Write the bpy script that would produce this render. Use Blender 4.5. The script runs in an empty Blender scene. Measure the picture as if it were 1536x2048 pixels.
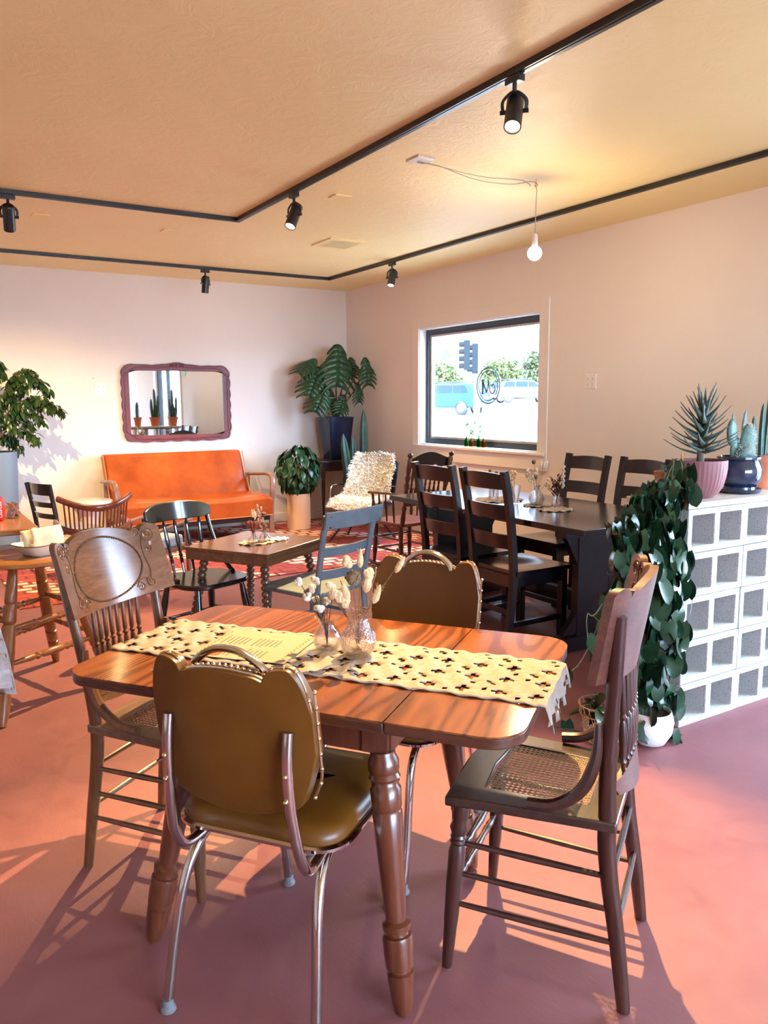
import bpy, bmesh, math, random
from mathutils import Vector, Matrix, Euler
PI = math.pi
R = math.radians
rnd = random.Random(7)
sc = bpy.context.scene
col = sc.collection

# ------------------------------------------------------------------ camera
F_PX, YAW, PITCH, ROLL, CAM_H = 1569.6, 0.554518, 0.139413, -0.0055149, 1.42
cam_d = bpy.data.cameras.new('camera'); cam = bpy.data.objects.new('camera', cam_d); col.objects.link(cam)
cam_d.sensor_fit = 'VERTICAL'; cam_d.sensor_height = 24.0
cam_d.lens = F_PX / 2048 * 24.0
cam_d.clip_start = 0.05; cam_d.clip_end = 600
fw = Vector((math.sin(YAW) * math.cos(PITCH), math.cos(YAW) * math.cos(PITCH), -math.sin(PITCH)))
rt = Vector((math.cos(YAW), -math.sin(YAW), 0)); up = rt.cross(fw)
c_, s_ = math.cos(ROLL), math.sin(ROLL)
rt2 = rt * c_ + up * s_; up2 = up * c_ - rt * s_
mw = Matrix((rt2, up2, -fw)).transposed().to_4x4(); mw.translation = (0, 0, CAM_H)
cam.matrix_world = mw
sc.camera = cam

# ------------------------------------------------------------------ light and exposure
sc.view_settings.view_transform = 'Standard'; sc.view_settings.look = 'None'
sc.view_settings.exposure = 0.25; sc.view_settings.gamma = 1.0
sc.view_settings.use_curve_mapping = False
sc.cycles.use_denoising = True
sc.cycles.max_bounces = 9; sc.cycles.diffuse_bounces = 5; sc.cycles.glossy_bounces = 4
sc.cycles.transmission_bounces = 8; sc.cycles.transparent_max_bounces = 16
sc.cycles.caustics_reflective = False; sc.cycles.caustics_refractive = False
sc.cycles.sample_clamp_indirect = 6
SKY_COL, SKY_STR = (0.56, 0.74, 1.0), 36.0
SUN_STR = 18.0
LAMP_COL = (1.0, 0.68, 0.28)
LAMP_W = 250
LAMP_A_W = 680
BULB_W = 28
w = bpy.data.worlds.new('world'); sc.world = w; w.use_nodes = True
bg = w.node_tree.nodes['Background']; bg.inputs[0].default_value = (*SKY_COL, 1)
wt = w.node_tree.nodes; wl = w.node_tree.links                      # sky made brighter behind the camera to light the room, dimmer beyond the window
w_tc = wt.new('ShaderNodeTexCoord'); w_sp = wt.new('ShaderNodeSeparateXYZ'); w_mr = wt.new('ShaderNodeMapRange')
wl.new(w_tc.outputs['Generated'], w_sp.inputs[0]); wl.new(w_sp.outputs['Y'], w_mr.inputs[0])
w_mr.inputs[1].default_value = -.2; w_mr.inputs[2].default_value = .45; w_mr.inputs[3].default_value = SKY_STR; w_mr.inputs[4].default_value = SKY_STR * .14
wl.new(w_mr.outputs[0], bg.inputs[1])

XR, YB, ZC = 4.795, 8.6, 2.753          # right wall, back wall, ceiling
XL, YF = -3.6, -4.2                     # left wall, front wall
def light(name, kind, loc, energy, color, **kw):
    d = bpy.data.lights.new(name, kind); d.energy = energy; d.color = color
    for k, v in kw.items(): setattr(d, k, v)
    o = bpy.data.objects.new(name, d); col.objects.link(o); o.location = loc
    return o
sun = light('sun', 'SUN', (0, 0, 20), SUN_STR, (1.0, 0.95, 0.86), angle=0.01)
sun.rotation_euler = Vector((0.55, -0.35, -1.0)).to_track_quat('-Z', 'Y').to_euler()
def portal(name, loc, sx, sy, direction):
    d = bpy.data.lights.new(name, 'AREA'); d.shape = 'RECTANGLE'; d.size = sx; d.size_y = sy
    o = bpy.data.objects.new(name, d); col.objects.link(o); o.location = loc
    o.rotation_euler = Vector(direction).to_track_quat('-Z', 'Y').to_euler()
    d.cycles.is_portal = True
    return o
portal('portal_side_window', (XR + .16, 6.09, 1.57), 1.8, 1.2, (-1, 0, 0))
portal('portal_door', (XR + .16, 1.05, 1.2), 1.6, 2.2, (-1, 0, 0))
portal('portal_front', (2.2, YF - .16, 1.35), 4.3, 2.1, (0, 1, 0))

# ------------------------------------------------------------------ mesh helpers
class B:
    def __init__(s): s.bm = bmesh.new()
    def face(s, vs):
        try: return s.bm.faces.new(vs)
        except ValueError: return None
    def box(s, c, d, rz=0, M=None):
        m = (M or Matrix.Identity(4)) @ Matrix.Translation(c) @ Matrix.Rotation(rz, 4, 'Z')
        vs = []
        for z in (-.5, .5):
            for y in (-.5, .5):
                for x in (-.5, .5): vs.append(s.bm.verts.new(m @ Vector((x * d[0], y * d[1], z * d[2]))))
        for f in ((0, 2, 3, 1), (4, 5, 7, 6), (0, 1, 5, 4), (2, 6, 7, 3), (0, 4, 6, 2), (1, 3, 7, 5)): s.face([vs[i] for i in f])
        return s
    def bar(s, p0, p1, w, d, upv=(0, 0, 1)):
        p0 = Vector(p0); p1 = Vector(p1); t = (p1 - p0)
        L = t.length; t.normalize(); u = Vector(upv)
        if abs(t.dot(u)) > .98: u = Vector((0, 1, 0))
        a = t.cross(u).normalized(); b = a.cross(t)
        M = Matrix((a, b, t)).transposed().to_4x4(); M.translation = (p0 + p1) / 2
        return s.box((0, 0, 0), (w, d, L), M=M)
    def tube(s, pts, r, n=8, closed=False, flat=1.0, ref=None, cap=True):
        pts = [Vector(p) for p in pts]; N = len(pts)
        rs = r if isinstance(r, (list, tuple)) else [r] * N
        rings = []; a = None
        for i in range(N):
            if closed: t = pts[(i + 1) % N] - pts[i - 1]
            else: t = pts[min(i + 1, N - 1)] - pts[max(i - 1, 0)]
            if t.length < 1e-9: t = Vector((0, 0, 1))
            t.normalize()
            if a is None:
                u = Vector(ref) if ref else (Vector((0, 0, 1)) if abs(t.z) < .9 else Vector((1, 0, 0)))
                a = (u - t * u.dot(t)).normalized()
            else:
                a = a - t * a.dot(t)
                a = a.normalized() if a.length > 1e-6 else t.orthogonal().normalized()
            b = t.cross(a)
            rings.append([s.bm.verts.new(pts[i] + (a * math.cos(2 * PI * k / n) + b * math.sin(2 * PI * k / n) * flat) * rs[i]) for k in range(n)])
        for i in range(N if closed else N - 1):
            q0 = rings[i]; q1 = rings[(i + 1) % N]
            for k in range(n): s.face((q0[k], q0[(k + 1) % n], q1[(k + 1) % n], q1[k]))
        if cap and not closed: s.face(rings[0][::-1]); s.face(rings[-1])
        return s
    def turn(s, p0, p1, prof, n=12, k=1.0):
        p0 = Vector(p0); p1 = Vector(p1); t = p1 - p0
        pts = [p0 + t * q[0] for q in prof]
        d = t.normalized(); u = Vector((0, 0, 1)) if abs(d.z) < .9 else Vector((1, 0, 0))
        a = (u - d * u.dot(d)).normalized(); b = d.cross(a); rings = []
        for q, p in zip(prof, pts):
            rings.append([s.bm.verts.new(p + (a * math.cos(2 * PI * j / n) + b * math.sin(2 * PI * j / n)) * max(q[1] * k, 1e-4)) for j in range(n)])
        for i in range(len(rings) - 1):
            for j in range(n): s.face((rings[i][j], rings[i][(j + 1) % n], rings[i + 1][(j + 1) % n], rings[i + 1][j]))
        s.face(rings[0][::-1]); s.face(rings[-1])
        return s
    def lathe(s, prof, c=(0, 0, 0), n=24, cap0=True, cap1=True, wob=None):
        rings = []
        for r, z in prof:
            rings.append([s.bm.verts.new(Vector(c) + Vector((math.cos(2 * PI * j / n), math.sin(2 * PI * j / n), 0)) * (r * (wob(j, z) if wob else 1)) + Vector((0, 0, z))) for j in range(n)])
        for i in range(len(rings) - 1):
            for j in range(n): s.face((rings[i][j], rings[i][(j + 1) % n], rings[i + 1][(j + 1) % n], rings[i + 1][j]))
        if cap0: s.face(rings[0][::-1])
        if cap1: s.face(rings[-1])
        return s
    def panel(s, x0, x1, top, bot, t, ybow=None, nx=24, nz=8, y0=0.0):
        g = {}
        for side in (0, 1):
            for i in range(nx + 1):
                x = x0 + (x1 - x0) * i / nx
                zt, zb = top(x), bot(x)
                for j in range(nz + 1):
                    z = zb + (zt - zb) * j / nz
                    y = y0 + (ybow(x, z) if ybow else 0) + (t if side else 0)
                    g[side, i, j] = s.bm.verts.new((x, y, z))
        for i in range(nx):
            for j in range(nz):
                s.face((g[0, i, j], g[0, i + 1, j], g[0, i + 1, j + 1], g[0, i, j + 1]))
                s.face((g[1, i, j], g[1, i, j + 1], g[1, i + 1, j + 1], g[1, i + 1, j]))
            s.face((g[0, i, 0], g[1, i, 0], g[1, i + 1, 0], g[0, i + 1, 0]))
            s.face((g[0, i, nz], g[0, i + 1, nz], g[1, i + 1, nz], g[1, i, nz]))
        for j in range(nz):
            s.face((g[0, 0, j], g[0, 0, j + 1], g[1, 0, j + 1], g[1, 0, j]))
            s.face((g[0, nx, j], g[1, nx, j], g[1, nx, j + 1], g[0, nx, j + 1]))
        return s
    def prism(s, pts, z0, z1, M=None):
        M = M or Matrix.Identity(4)
        a = [s.bm.verts.new(M @ Vector((p[0], p[1], z0))) for p in pts]
        b = [s.bm.verts.new(M @ Vector((p[0], p[1], z1))) for p in pts]
        n = len(pts)
        for i in range(n): s.face((a[i], a[(i + 1) % n], b[(i + 1) % n], b[i]))
        s.face(a[::-1]); s.face(b)
        return s
    def ring(s, outer, inner, z0, z1, M=None):
        M = M or Matrix.Identity(4); n = len(outer)
        A = [[s.bm.verts.new(M @ Vector((p[0], p[1], z))) for p in P] for P, z in ((outer, z0), (outer, z1), (inner, z1), (inner, z0))]
        for k in range(4):
            q0 = A[k]; q1 = A[(k + 1) % 4]
            for i in range(n): s.face((q0[i], q0[(i + 1) % n], q1[(i + 1) % n], q1[i]))
        return s
    def ball(s, c, r, n=8, sc3=(1, 1, 1), M=None):
        m = (M or Matrix.Identity(4)) @ Matrix.Translation(c) @ Matrix.Diagonal((*[r * q for q in sc3], 1))
        bmesh.ops.create_uvsphere(s.bm, u_segments=n, v_segments=max(4, n // 2 + 1), radius=1, matrix=m)
        return s
    def leaf(s, p, d, nrm, L, W, shape, droop=.3, fold=.25, n=6, heart=0):
        p = Vector(p); d = Vector(d).normalized(); nr = Vector(nrm); nr = (nr - d * nr.dot(d))
        nr = nr.normalized() if nr.length > 1e-4 else d.orthogonal().normalized()
        side = d.cross(nr); prev = None
        for i in range(n + 1):
            t = i / n; wdt = shape(t) * W / 2
            mid = p + d * (L * t) - nr * (droop * L * t * t)
            back = d * (heart * W * (1 - t) ** 3)
            l = s.bm.verts.new(mid + side * wdt + nr * (fold * wdt) - back); m = s.bm.verts.new(mid); r_ = s.bm.verts.new(mid - side * wdt + nr * (fold * wdt) - back)
            if prev: s.face((prev[0], prev[1], m, l)); s.face((prev[1], prev[2], r_, m))
            prev = (l, m, r_)
        return s
def obj(name, b, m, parent=None, smooth=True, bevel=0, loc=None, rz=None, label=None, solid=0, sub=0, rot=None, kind=None):
    me = bpy.data.meshes.new(name)
    bmesh.ops.recalc_face_normals(b.bm, faces=b.bm.faces)
    b.bm.to_mesh(me); b.bm.free()
    if smooth:
        for p in me.polygons: p.use_smooth = True
        me.set_sharp_from_angle(angle=R(38))
    ms = m if isinstance(m, (list, tuple)) else [m]
    for q in ms: me.materials.append(q)
    o = bpy.data.objects.new(name, me); col.objects.link(o)
    if parent is not None: o.parent = parent
    if loc is not None: o.location = loc
    if rz is not None: o.rotation_euler = (0, 0, rz)
    if rot is not None: o.rotation_euler = rot
    if solid:
        q = o.modifiers.new('solid', 'SOLIDIFY'); q.thickness = solid; q.offset = 0
    if sub:
        q = o.modifiers.new('sub', 'SUBSURF'); q.levels = sub; q.render_levels = sub
    if bevel:
        q = o.modifiers.new('bevel', 'BEVEL'); q.width = bevel; q.segments = 2; q.limit_method = 'ANGLE'; q.angle_limit = R(50)
    if label: o['label'] = label
    if kind: o['kind'] = kind
    return o
def tag(o, label, cat, group=None):
    o['label'] = label; o['category'] = cat
    if group: o['group'] = group
    return o
def thing(name, label, cat, loc=(0, 0, 0), rz=0, group=None):
    o = bpy.data.objects.new(name, None); col.objects.link(o)
    o.location = loc; o.rotation_euler = (0, 0, rz); o.empty_display_size = .1
    return tag(o, label, cat, group)
def struct(name, b, m, parent=None, **kw):
    o = obj(name, b, m, parent, **kw)
    o['kind'] = 'structure'
    return o
def dup(root, loc, rz, label, group=None):
    def cp(o, par):
        c = o.copy(); col.objects.link(c)
        if par is not None: c.parent = par
        for ch in o.children: cp(ch, c)
        return c
    kids = list(root.children)
    r_ = root.copy(); col.objects.link(r_); r_.location = loc; r_.rotation_euler = (0, 0, rz)
    for k in kids: cp(k, r_)
    r_['label'] = label
    if group: r_['group'] = group
    return r_
def arc(c, r, a0, a1, n): return [(c[0] + r * math.cos(a0 + (a1 - a0) * i / n), c[1] + r * math.sin(a0 + (a1 - a0) * i / n)) for i in range(n + 1)]
def rrect(w, d, r, n=5, cx=0, cy=0):
    o = []
    for sx, sy, a in ((1, 1, 0), (-1, 1, PI / 2), (-1, -1, PI), (1, -1, PI * 1.5)):
        o += arc((cx + sx * (w / 2 - r), cy + sy * (d / 2 - r)), r, a, a + PI / 2, n)
    return o
def spline(P, n=6):
    P = [Vector(p) for p in P]; out = []
    for i in range(len(P) - 1):
        p0 = P[max(i - 1, 0)]; p1 = P[i]; p2 = P[i + 1]; p3 = P[min(i + 2, len(P) - 1)]
        for k in range(n):
            t = k / n
            out.append(.5 * ((2 * p1) + (p2 - p0) * t + (2 * p0 - 5 * p1 + 4 * p2 - p3) * t * t + (3 * p1 - p0 - 3 * p2 + p3) * t ** 3))
    out.append(P[-1]); return out
def interp(tab, x):
    if x <= tab[0][0]: return tab[0][1]
    for (a, va), (b, vb) in zip(tab, tab[1:]):
        if x <= b:
            t = (x - a) / (b - a); t = t * t * (3 - 2 * t); return va + (vb - va) * t
    return tab[-1][1]

# ------------------------------------------------------------------ materials
def mat(name, colr, rough=.5, metal=0, **kw):
    m = bpy.data.materials.new(name); m.use_nodes = True
    p = m.node_tree.nodes['Principled BSDF']
    p.inputs['Base Color'].default_value = (*colr, 1); p.inputs['Roughness'].default_value = rough; p.inputs['Metallic'].default_value = metal
    for k, v in kw.items(): p.inputs[k].default_value = v
    return m
def nodes(m): return m.node_tree.nodes, m.node_tree.links, m.node_tree.nodes['Principled BSDF']
def coords(nt, lk, scale=(1, 1, 1), rot=(0, 0, 0), kind='Object'):
    tc = nt.new('ShaderNodeTexCoord'); mp = nt.new('ShaderNodeMapping')
    mp.inputs['Scale'].default_value = scale; mp.inputs['Rotation'].default_value = rot
    lk.new(tc.outputs[kind], mp.inputs[0]); return mp.outputs[0]
def noise(nt, lk, v, scale, detail=4, rough=.5, dist=0):
    n = nt.new('ShaderNodeTexNoise'); n.inputs['Scale'].default_value = scale; n.inputs['Detail'].default_value = detail
    n.inputs['Roughness'].default_value = rough; n.inputs['Distortion'].default_value = dist
    lk.new(v, n.inputs['Vector']); return n.outputs['Fac']
def ramp(nt, lk, f, stops):
    r_ = nt.new('ShaderNodeValToRGB'); e = r_.color_ramp.elements
    while len(e) < len(stops): e.new(.5)
    for q, (p, c) in zip(e, stops): q.position = p; q.color = (*c, 1)
    lk.new(f, r_.inputs[0]); return r_.outputs[0]
def bump(nt, lk, p, f, strength=.2, dist=.01):
    b = nt.new('ShaderNodeBump'); b.inputs['Strength'].default_value = strength; b.inputs['Distance'].default_value = dist
    lk.new(f, b.inputs['Height']); lk.new(b.outputs[0], p.inputs['Normal']); return b
def wood(name, c1, c2, axis='z', rough=.35, scale=14, coat=.3, lines=1.0, bmp=.12):
    m = mat(name, c1, rough); nt, lk, p = nodes(m)
    k = {'x': (.12, 1, 1), 'y': (1, .12, 1), 'z': (1, 1, .12)}[axis]
    v = coords(nt, lk, k)
    f = noise(nt, lk, v, scale, 5, .6, 1.2)
    f2 = noise(nt, lk, v, scale * 7, 3, .6, .2)
    mx = nt.new('ShaderNodeMix'); mx.data_type = 'FLOAT'; mx.inputs[0].default_value = .4
    lk.new(f, mx.inputs[2]); lk.new(f2, mx.inputs[3])
    c = ramp(nt, lk, mx.outputs[0], [(.36, c2), (.62, c1)])
    lk.new(c, p.inputs['Base Color']); p.inputs['Coat Weight'].default_value = coat; p.inputs['Coat Roughness'].default_value = .18
    bump(nt, lk, p, mx.outputs[0], bmp, .002)
    return m
def mottled(name, c1, c2, scale=8, rough=.5, bmp=.1, dist=.003, lo=.35, hi=.65, **kw):
    m = mat(name, c1, rough, **kw); nt, lk, p = nodes(m)
    v = coords(nt, lk); f = noise(nt, lk, v, scale, 6, .6)
    lk.new(ramp(nt, lk, f, [(lo, c2), (hi, c1)]), p.inputs['Base Color'])
    if bmp: bump(nt, lk, p, f, bmp, dist)
    return m
def glass_thin(name, tint=(1, 1, 1), gloss=1.0, rough=0.0):
    m = bpy.data.materials.new(name); m.use_nodes = True; nt = m.node_tree.nodes; lk = m.node_tree.links
    nt.remove(nt['Principled BSDF']); out = nt['Material Output']
    tr = nt.new('ShaderNodeBsdfTransparent'); tr.inputs[0].default_value = (*tint, 1)
    gl = nt.new('ShaderNodeBsdfGlossy'); gl.inputs['Roughness'].default_value = rough
    lw = nt.new('ShaderNodeLayerWeight'); lw.inputs[0].default_value = .5
    pw = nt.new('ShaderNodeMath'); pw.operation = 'POWER'; pw.inputs[1].default_value = 5; lk.new(lw.outputs['Facing'], pw.inputs[0])
    ma = nt.new('ShaderNodeMath'); ma.operation = 'MULTIPLY_ADD'; ma.inputs[1].default_value = .96 * gloss; ma.inputs[2].default_value = .04 * gloss; ma.use_clamp = True
    mx = nt.new('ShaderNodeMixShader'); lk.new(pw.outputs[0], ma.inputs[0]); lk.new(ma.outputs[0], mx.inputs[0])
    lk.new(tr.outputs[0], mx.inputs[1]); lk.new(gl.outputs[0], mx.inputs[2]); lk.new(mx.outputs[0], out.inputs[0])
    return m
def emit(name, c, s):
    m = mat(name, (0, 0, 0)); p = m.node_tree.nodes['Principled BSDF']
    p.inputs['Emission Color'].default_value = (*c, 1); p.inputs['Emission Strength'].default_value = s
    return m

M = {}
def floor_mat():
    m = mat('terracotta_floor', (.42, .17, .12), .42); nt, lk, p = nodes(m)
    v = coords(nt, lk)
    f = noise(nt, lk, v, 1.3, 6, .6, .6); f2 = noise(nt, lk, v, 9, 8, .65, 1.0)
    mx = nt.new('ShaderNodeMix'); mx.data_type = 'FLOAT'; mx.inputs[0].default_value = .35
    lk.new(f, mx.inputs[2]); lk.new(f2, mx.inputs[3])
    lk.new(ramp(nt, lk, mx.outputs[0], [(.36, (.215, .074, .082)), (.5, (.255, .088, .094)), (.64, (.29, .104, .106))]), p.inputs['Base Color'])
    lk.new(ramp(nt, lk, f2, [(.3, (.42, .42, .42)), (.7, (.62, .62, .62))]), p.inputs['Roughness'])
    v2 = coords(nt, lk, (1, .35, 1), (0, 0, .7)); f3 = noise(nt, lk, v2, 26, 8, .7, 2.5)
    bump(nt, lk, p, f3, .22, .004)
    return m
def plaster(name, c1, c2, s=1.4, b=.12, rough=.7):
    m = mat(name, c1, rough); nt, lk, p = nodes(m); v = coords(nt, lk)
    f = noise(nt, lk, v, s, 5, .55); f2 = noise(nt, lk, v, 7, 8, .7, 1.8)
    lk.new(ramp(nt, lk, f, [(.35, c2), (.65, c1)]), p.inputs['Base Color'])
    bump(nt, lk, p, f2, b, .012); return m
M['floor'] = floor_mat()
M['wall'] = plaster('wall_paint', (.83, .755, .69), (.80, .725, .66))
M['ceil'] = plaster('ceiling_paint', (.92, .76, .385), (.88, .715, .345), 1.0, .5, .5)
M['trim'] = mat('trim_paint', (.83, .755, .69), .45)
M['reveal'] = mat('white_reveal', (.8, .8, .8), .4)
M['black'] = mat('black_metal', (.012, .013, .016), .35)
M['blackframe'] = mat('black_window_frame', (.02, .03, .04), .35)
M['chrome'] = mat('chrome', (.62, .60, .58), .12, 1.0)
M['brass'] = mat('brass_nickel', (.72, .60, .40), .25, 1.0)
M['glass'] = glass_thin('pane_glass', (.97, .99, 1.0))
M['white'] = mat('white_plastic', (.82, .80, .76), .35)
M['mirror'] = mat('mirror_silver', (.92, .92, .90), .015, 1.0)
M['oak'] = wood('golden_oak', (.19, .075, .028), (.085, .030, .011), 'z')
M['oakx'] = wood('golden_oak_crest', (.145, .062, .030), (.075, .030, .013), 'x', .24, 22)
M['dkoak'] = wood('dark_oak', (.070, .022, .014), (.028, .009, .007), 'z', .3)
M['dkoakx'] = wood('dark_oak_crest', (.14, .048, .030), (.06, .020, .013), 'x', .38, 22)  # crest wood lighter than the legs and posts
M['dkoaky'] = wood('dark_oak_seat', (.06, .028, .018), (.025, .012, .01), 'x', .32, 18)
M['oaky'] = wood('oak_seat', (.22, .125, .07), (.12, .06, .03), 'x', .4, 18)
M['cane'] = mat('woven_cane', (.40, .24, .12), .5)
M['cane2'] = mat('old_cane', (.30, .16, .09), .5)
M['vinyl'] = mottled('olive_vinyl', (.150, .053, .005), (.105, .036, .003), 5, .38, .05, .002)
M['redwood'] = wood('reddish_turned_wood', (.155, .040, .016), (.075, .018, .009), 'z', .28, 12, .5)
def table_mat():
    m = mat('wood_laminate', (.6, .2, .06), .16); nt, lk, p = nodes(m)
    tc = nt.new('ShaderNodeTexCoord'); mp = nt.new('ShaderNodeMapping'); lk.new(tc.outputs['Object'], mp.inputs[0])
    mp.inputs['Scale'].default_value = (1, .13, 1)
    n = nt.new('ShaderNodeTexNoise'); n.inputs['Scale'].default_value = 3.2; n.inputs['Detail'].default_value = 2.5; n.inputs['Distortion'].default_value = .5
    lk.new(mp.outputs[0], n.inputs['Vector'])
    mu = nt.new('ShaderNodeMath'); mu.operation = 'MULTIPLY'; mu.inputs[1].default_value = 120; lk.new(n.outputs['Fac'], mu.inputs[0])
    si = nt.new('ShaderNodeMath'); si.operation = 'SINE'; lk.new(mu.outputs[0], si.inputs[0])
    mr = nt.new('ShaderNodeMapRange'); mr.inputs[1].default_value = -1; mr.inputs[2].default_value = 1; lk.new(si.outputs[0], mr.inputs[0])
    mp2 = nt.new('ShaderNodeMapping'); mp2.inputs['Scale'].default_value = (1, .06, 1); lk.new(tc.outputs['Object'], mp2.inputs[0])
    f2 = noise(nt, lk, mp2.outputs[0], 120, 3)
    mx = nt.new('ShaderNodeMix'); mx.data_type = 'FLOAT'; mx.inputs[0].default_value = .3; lk.new(mr.outputs[0], mx.inputs[2]); lk.new(f2, mx.inputs[3])
    lk.new(ramp(nt, lk, mx.outputs[0], [(.1, (.10, .025, .008)), (.45, (.21, .058, .017)), (.9, (.26, .078, .023))]), p.inputs['Base Color'])
    return m
M['laminate'] = table_mat()
M['edge'] = wood('dark_edge_band', (.11, .036, .018), (.04, .012, .007), 'x', .3, 30)
M['edgey'] = wood('dark_edge_band_end', (.11, .036, .018), (.04, .012, .007), 'y', .3, 30)
M['lace'] = mottled('cream_crochet', (.40, .32, .27), (.32, .25, .20), 60, .85, .6, .002)
M['lace_white'] = mottled('white_lace', (.78, .76, .76), (.6, .58, .6), 60, .85, .5, .002)
M['paper'] = mat('cream_paper', (.38, .31, .20), .7)
M['ink'] = mat('menu_ink', (.10, .07, .05), .8)
M['redink'] = mat('red_ink', (.62, .10, .06), .8)
def glass_solid(name, tint=(1, 1, 1), mixf=.45, rough=0.0, ptn=0):
    m = bpy.data.materials.new(name); m.use_nodes = True; nt = m.node_tree.nodes; lk = m.node_tree.links
    nt.remove(nt['Principled BSDF']); out = nt['Material Output']
    g_ = nt.new('ShaderNodeBsdfGlass'); g_.inputs['Color'].default_value = (*tint, 1); g_.inputs['Roughness'].default_value = rough; g_.inputs['IOR'].default_value = 1.45
    tr = nt.new('ShaderNodeBsdfTransparent'); tr.inputs[0].default_value = (*tint, 1)
    mx = nt.new('ShaderNodeMixShader'); mx.inputs[0].default_value = mixf
    lk.new(g_.outputs[0], mx.inputs[1]); lk.new(tr.outputs[0], mx.inputs[2]); lk.new(mx.outputs[0], out.inputs[0])
    if ptn:
        v = coords(nt, lk); vo = nt.new('ShaderNodeTexVoronoi'); vo.inputs['Scale'].default_value = ptn; lk.new(v, vo.inputs['Vector'])
        b = nt.new('ShaderNodeBump'); b.inputs['Strength'].default_value = .7; b.inputs['Distance'].default_value = .004
        lk.new(vo.outputs['Distance'], b.inputs['Height']); lk.new(b.outputs[0], g_.inputs['Normal'])
    return m
M['vase'] = glass_solid('clear_glass', (.98, .98, 1.0), .72)
M['vase_ptn'] = glass_solid('patterned_glass', (.99, .98, .98), .62, .02, 160)
M['greenglass'] = glass_solid('green_glass', (.10, .62, .28), .5)
M['amberglass'] = glass_solid('amber_glass', (.85, .30, .04), .5)
M['leaf'] = mottled('dark_green_leaf', (.022, .085, .028), (.010, .045, .018), 12, .32, .05)
M['leaf2'] = mottled('philodendron_leaf', (.018, .062, .026), (.008, .034, .020), 14, .20, .12, .01)
M['leaf3'] = mottled('fresh_green_leaf', (.10, .30, .05), (.05, .17, .03), 14, .4, .05)
M['stem'] = mat('plant_stem', (.10, .09, .035), .6)
M['bark'] = mat('grey_bark', (.12, .085, .055), .8)
M['soil'] = mottled('potting_soil', (.05, .03, .02), (.02, .012, .008), 60, .95, .5, .01)
M['pink'] = mottled('pink_clay', (.27, .105, .115), (.22, .085, .09), 10, .55, .05)
M['terracotta'] = mottled('terracotta_clay', (.55, .17, .075), (.45, .13, .06), 10, .7, .1)
M['blueglaze'] = mat('navy_glaze', (.010, .022, .055), .10, 0, **{'Coat Weight': .6})
M['blueplastic'] = mat('deep_blue_pot', (.010, .020, .065), .25)
M['tallpot'] = mat('cream_planter', (.80, .55, .38), .5)
M['greypot'] = mat('slate_blue_planter', (.16, .22, .30), .5)
M['saddle'] = mottled('orange_leather', (.40, .080, .012), (.25, .044, .007), 3, .24, .15, .006)
M['piping'] = mat('leather_piping', (.62, .20, .07), .4)
M['sofawood'] = wood('sofa_wood', (.26, .13, .09), (.17, .08, .05), 'y', .35)
M['darkwood'] = wood('espresso_wood', (.010, .006, .010), (.004, .003, .005), 'z', .28, 10, .35)
M['darkwoodx'] = wood('espresso_slats', (.014, .007, .010), (.007, .004, .006), 'x', .30, 10, .35)
M['darkwoody'] = wood('espresso_tabletop', (.010, .008, .013), (.005, .004, .007), 'y', .16, 10, .8, 1, .25)
M['blackpaint'] = mat('glossy_black_paint', (.008, .010, .012), .16, 0, **{'Coat Weight': .5})
M['greypaint'] = mottled('chalky_grey_paint', (.125, .15, .175), (.09, .11, .13), 9, .55, .2)
M['cherry'] = wood('cherry_red_wood', (.26, .060, .020), (.14, .028, .010), 'x', .25, 12, .5)
M['goldoak'] = wood('honey_oak', (.33, .125, .034), (.18, .06, .015), 'z', .28, 12, .4)
M['goldoakx'] = wood('honey_oak_top', (.44, .18, .05), (.27, .095, .022), 'x', .25, 10, .5)
M['walnut'] = wood('brown_walnut_top', (.16, .075, .038), (.075, .033, .018), 'x', .2, 9, .5)
M['walnutz'] = wood('brown_walnut_leg', (.15, .062, .03), (.07, .028, .014), 'z', .3, 12, .4)
M['redchair'] = wood('worn_red_seat', (.22, .05, .045), (.12, .028, .028), 'y', .4, 10, .2)
M['redwood2'] = wood('mahogany_wood', (.10, .028, .022), (.05, .014, .012), 'z', .3, 10)
M['plum'] = mottled('plum_painted_frame', (.16, .028, .034), (.12, .02, .026), 10, .38, .1)
M['console'] = wood('dark_mahogany', (.055, .020, .018), (.025, .010, .009), 'x', .3)
M['greywhite'] = mat('off_white_gloss_paint', (.66, .62, .58), .25)
M['cushion'] = mottled('pale_blue_fabric', (.42, .46, .56), (.36, .40, .50), 40, .9, .3)
M['bamboo'] = mat('bamboo_cane', (.52, .34, .18), .5)
def block_mat():
    m = mat('cinder_block', (.62, .62, .60), .9); nt, lk, p = nodes(m); v = coords(nt, lk)
    f = noise(nt, lk, v, 130, 4, .7); f2 = noise(nt, lk, v, 4, 3)
    lk.new(ramp(nt, lk, f, [(.32, (.24, .24, .23)), (.43, (.56, .56, .55)), (.7, (.64, .64, .63))]), p.inputs['Base Color'])
    bump(nt, lk, p, f, .9, .006); return m
M['block'] = block_mat()
M['slab'] = mottled('pale_counter_slab', (.74, .70, .64), (.64, .60, .54), 12, .35, .08)
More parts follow.
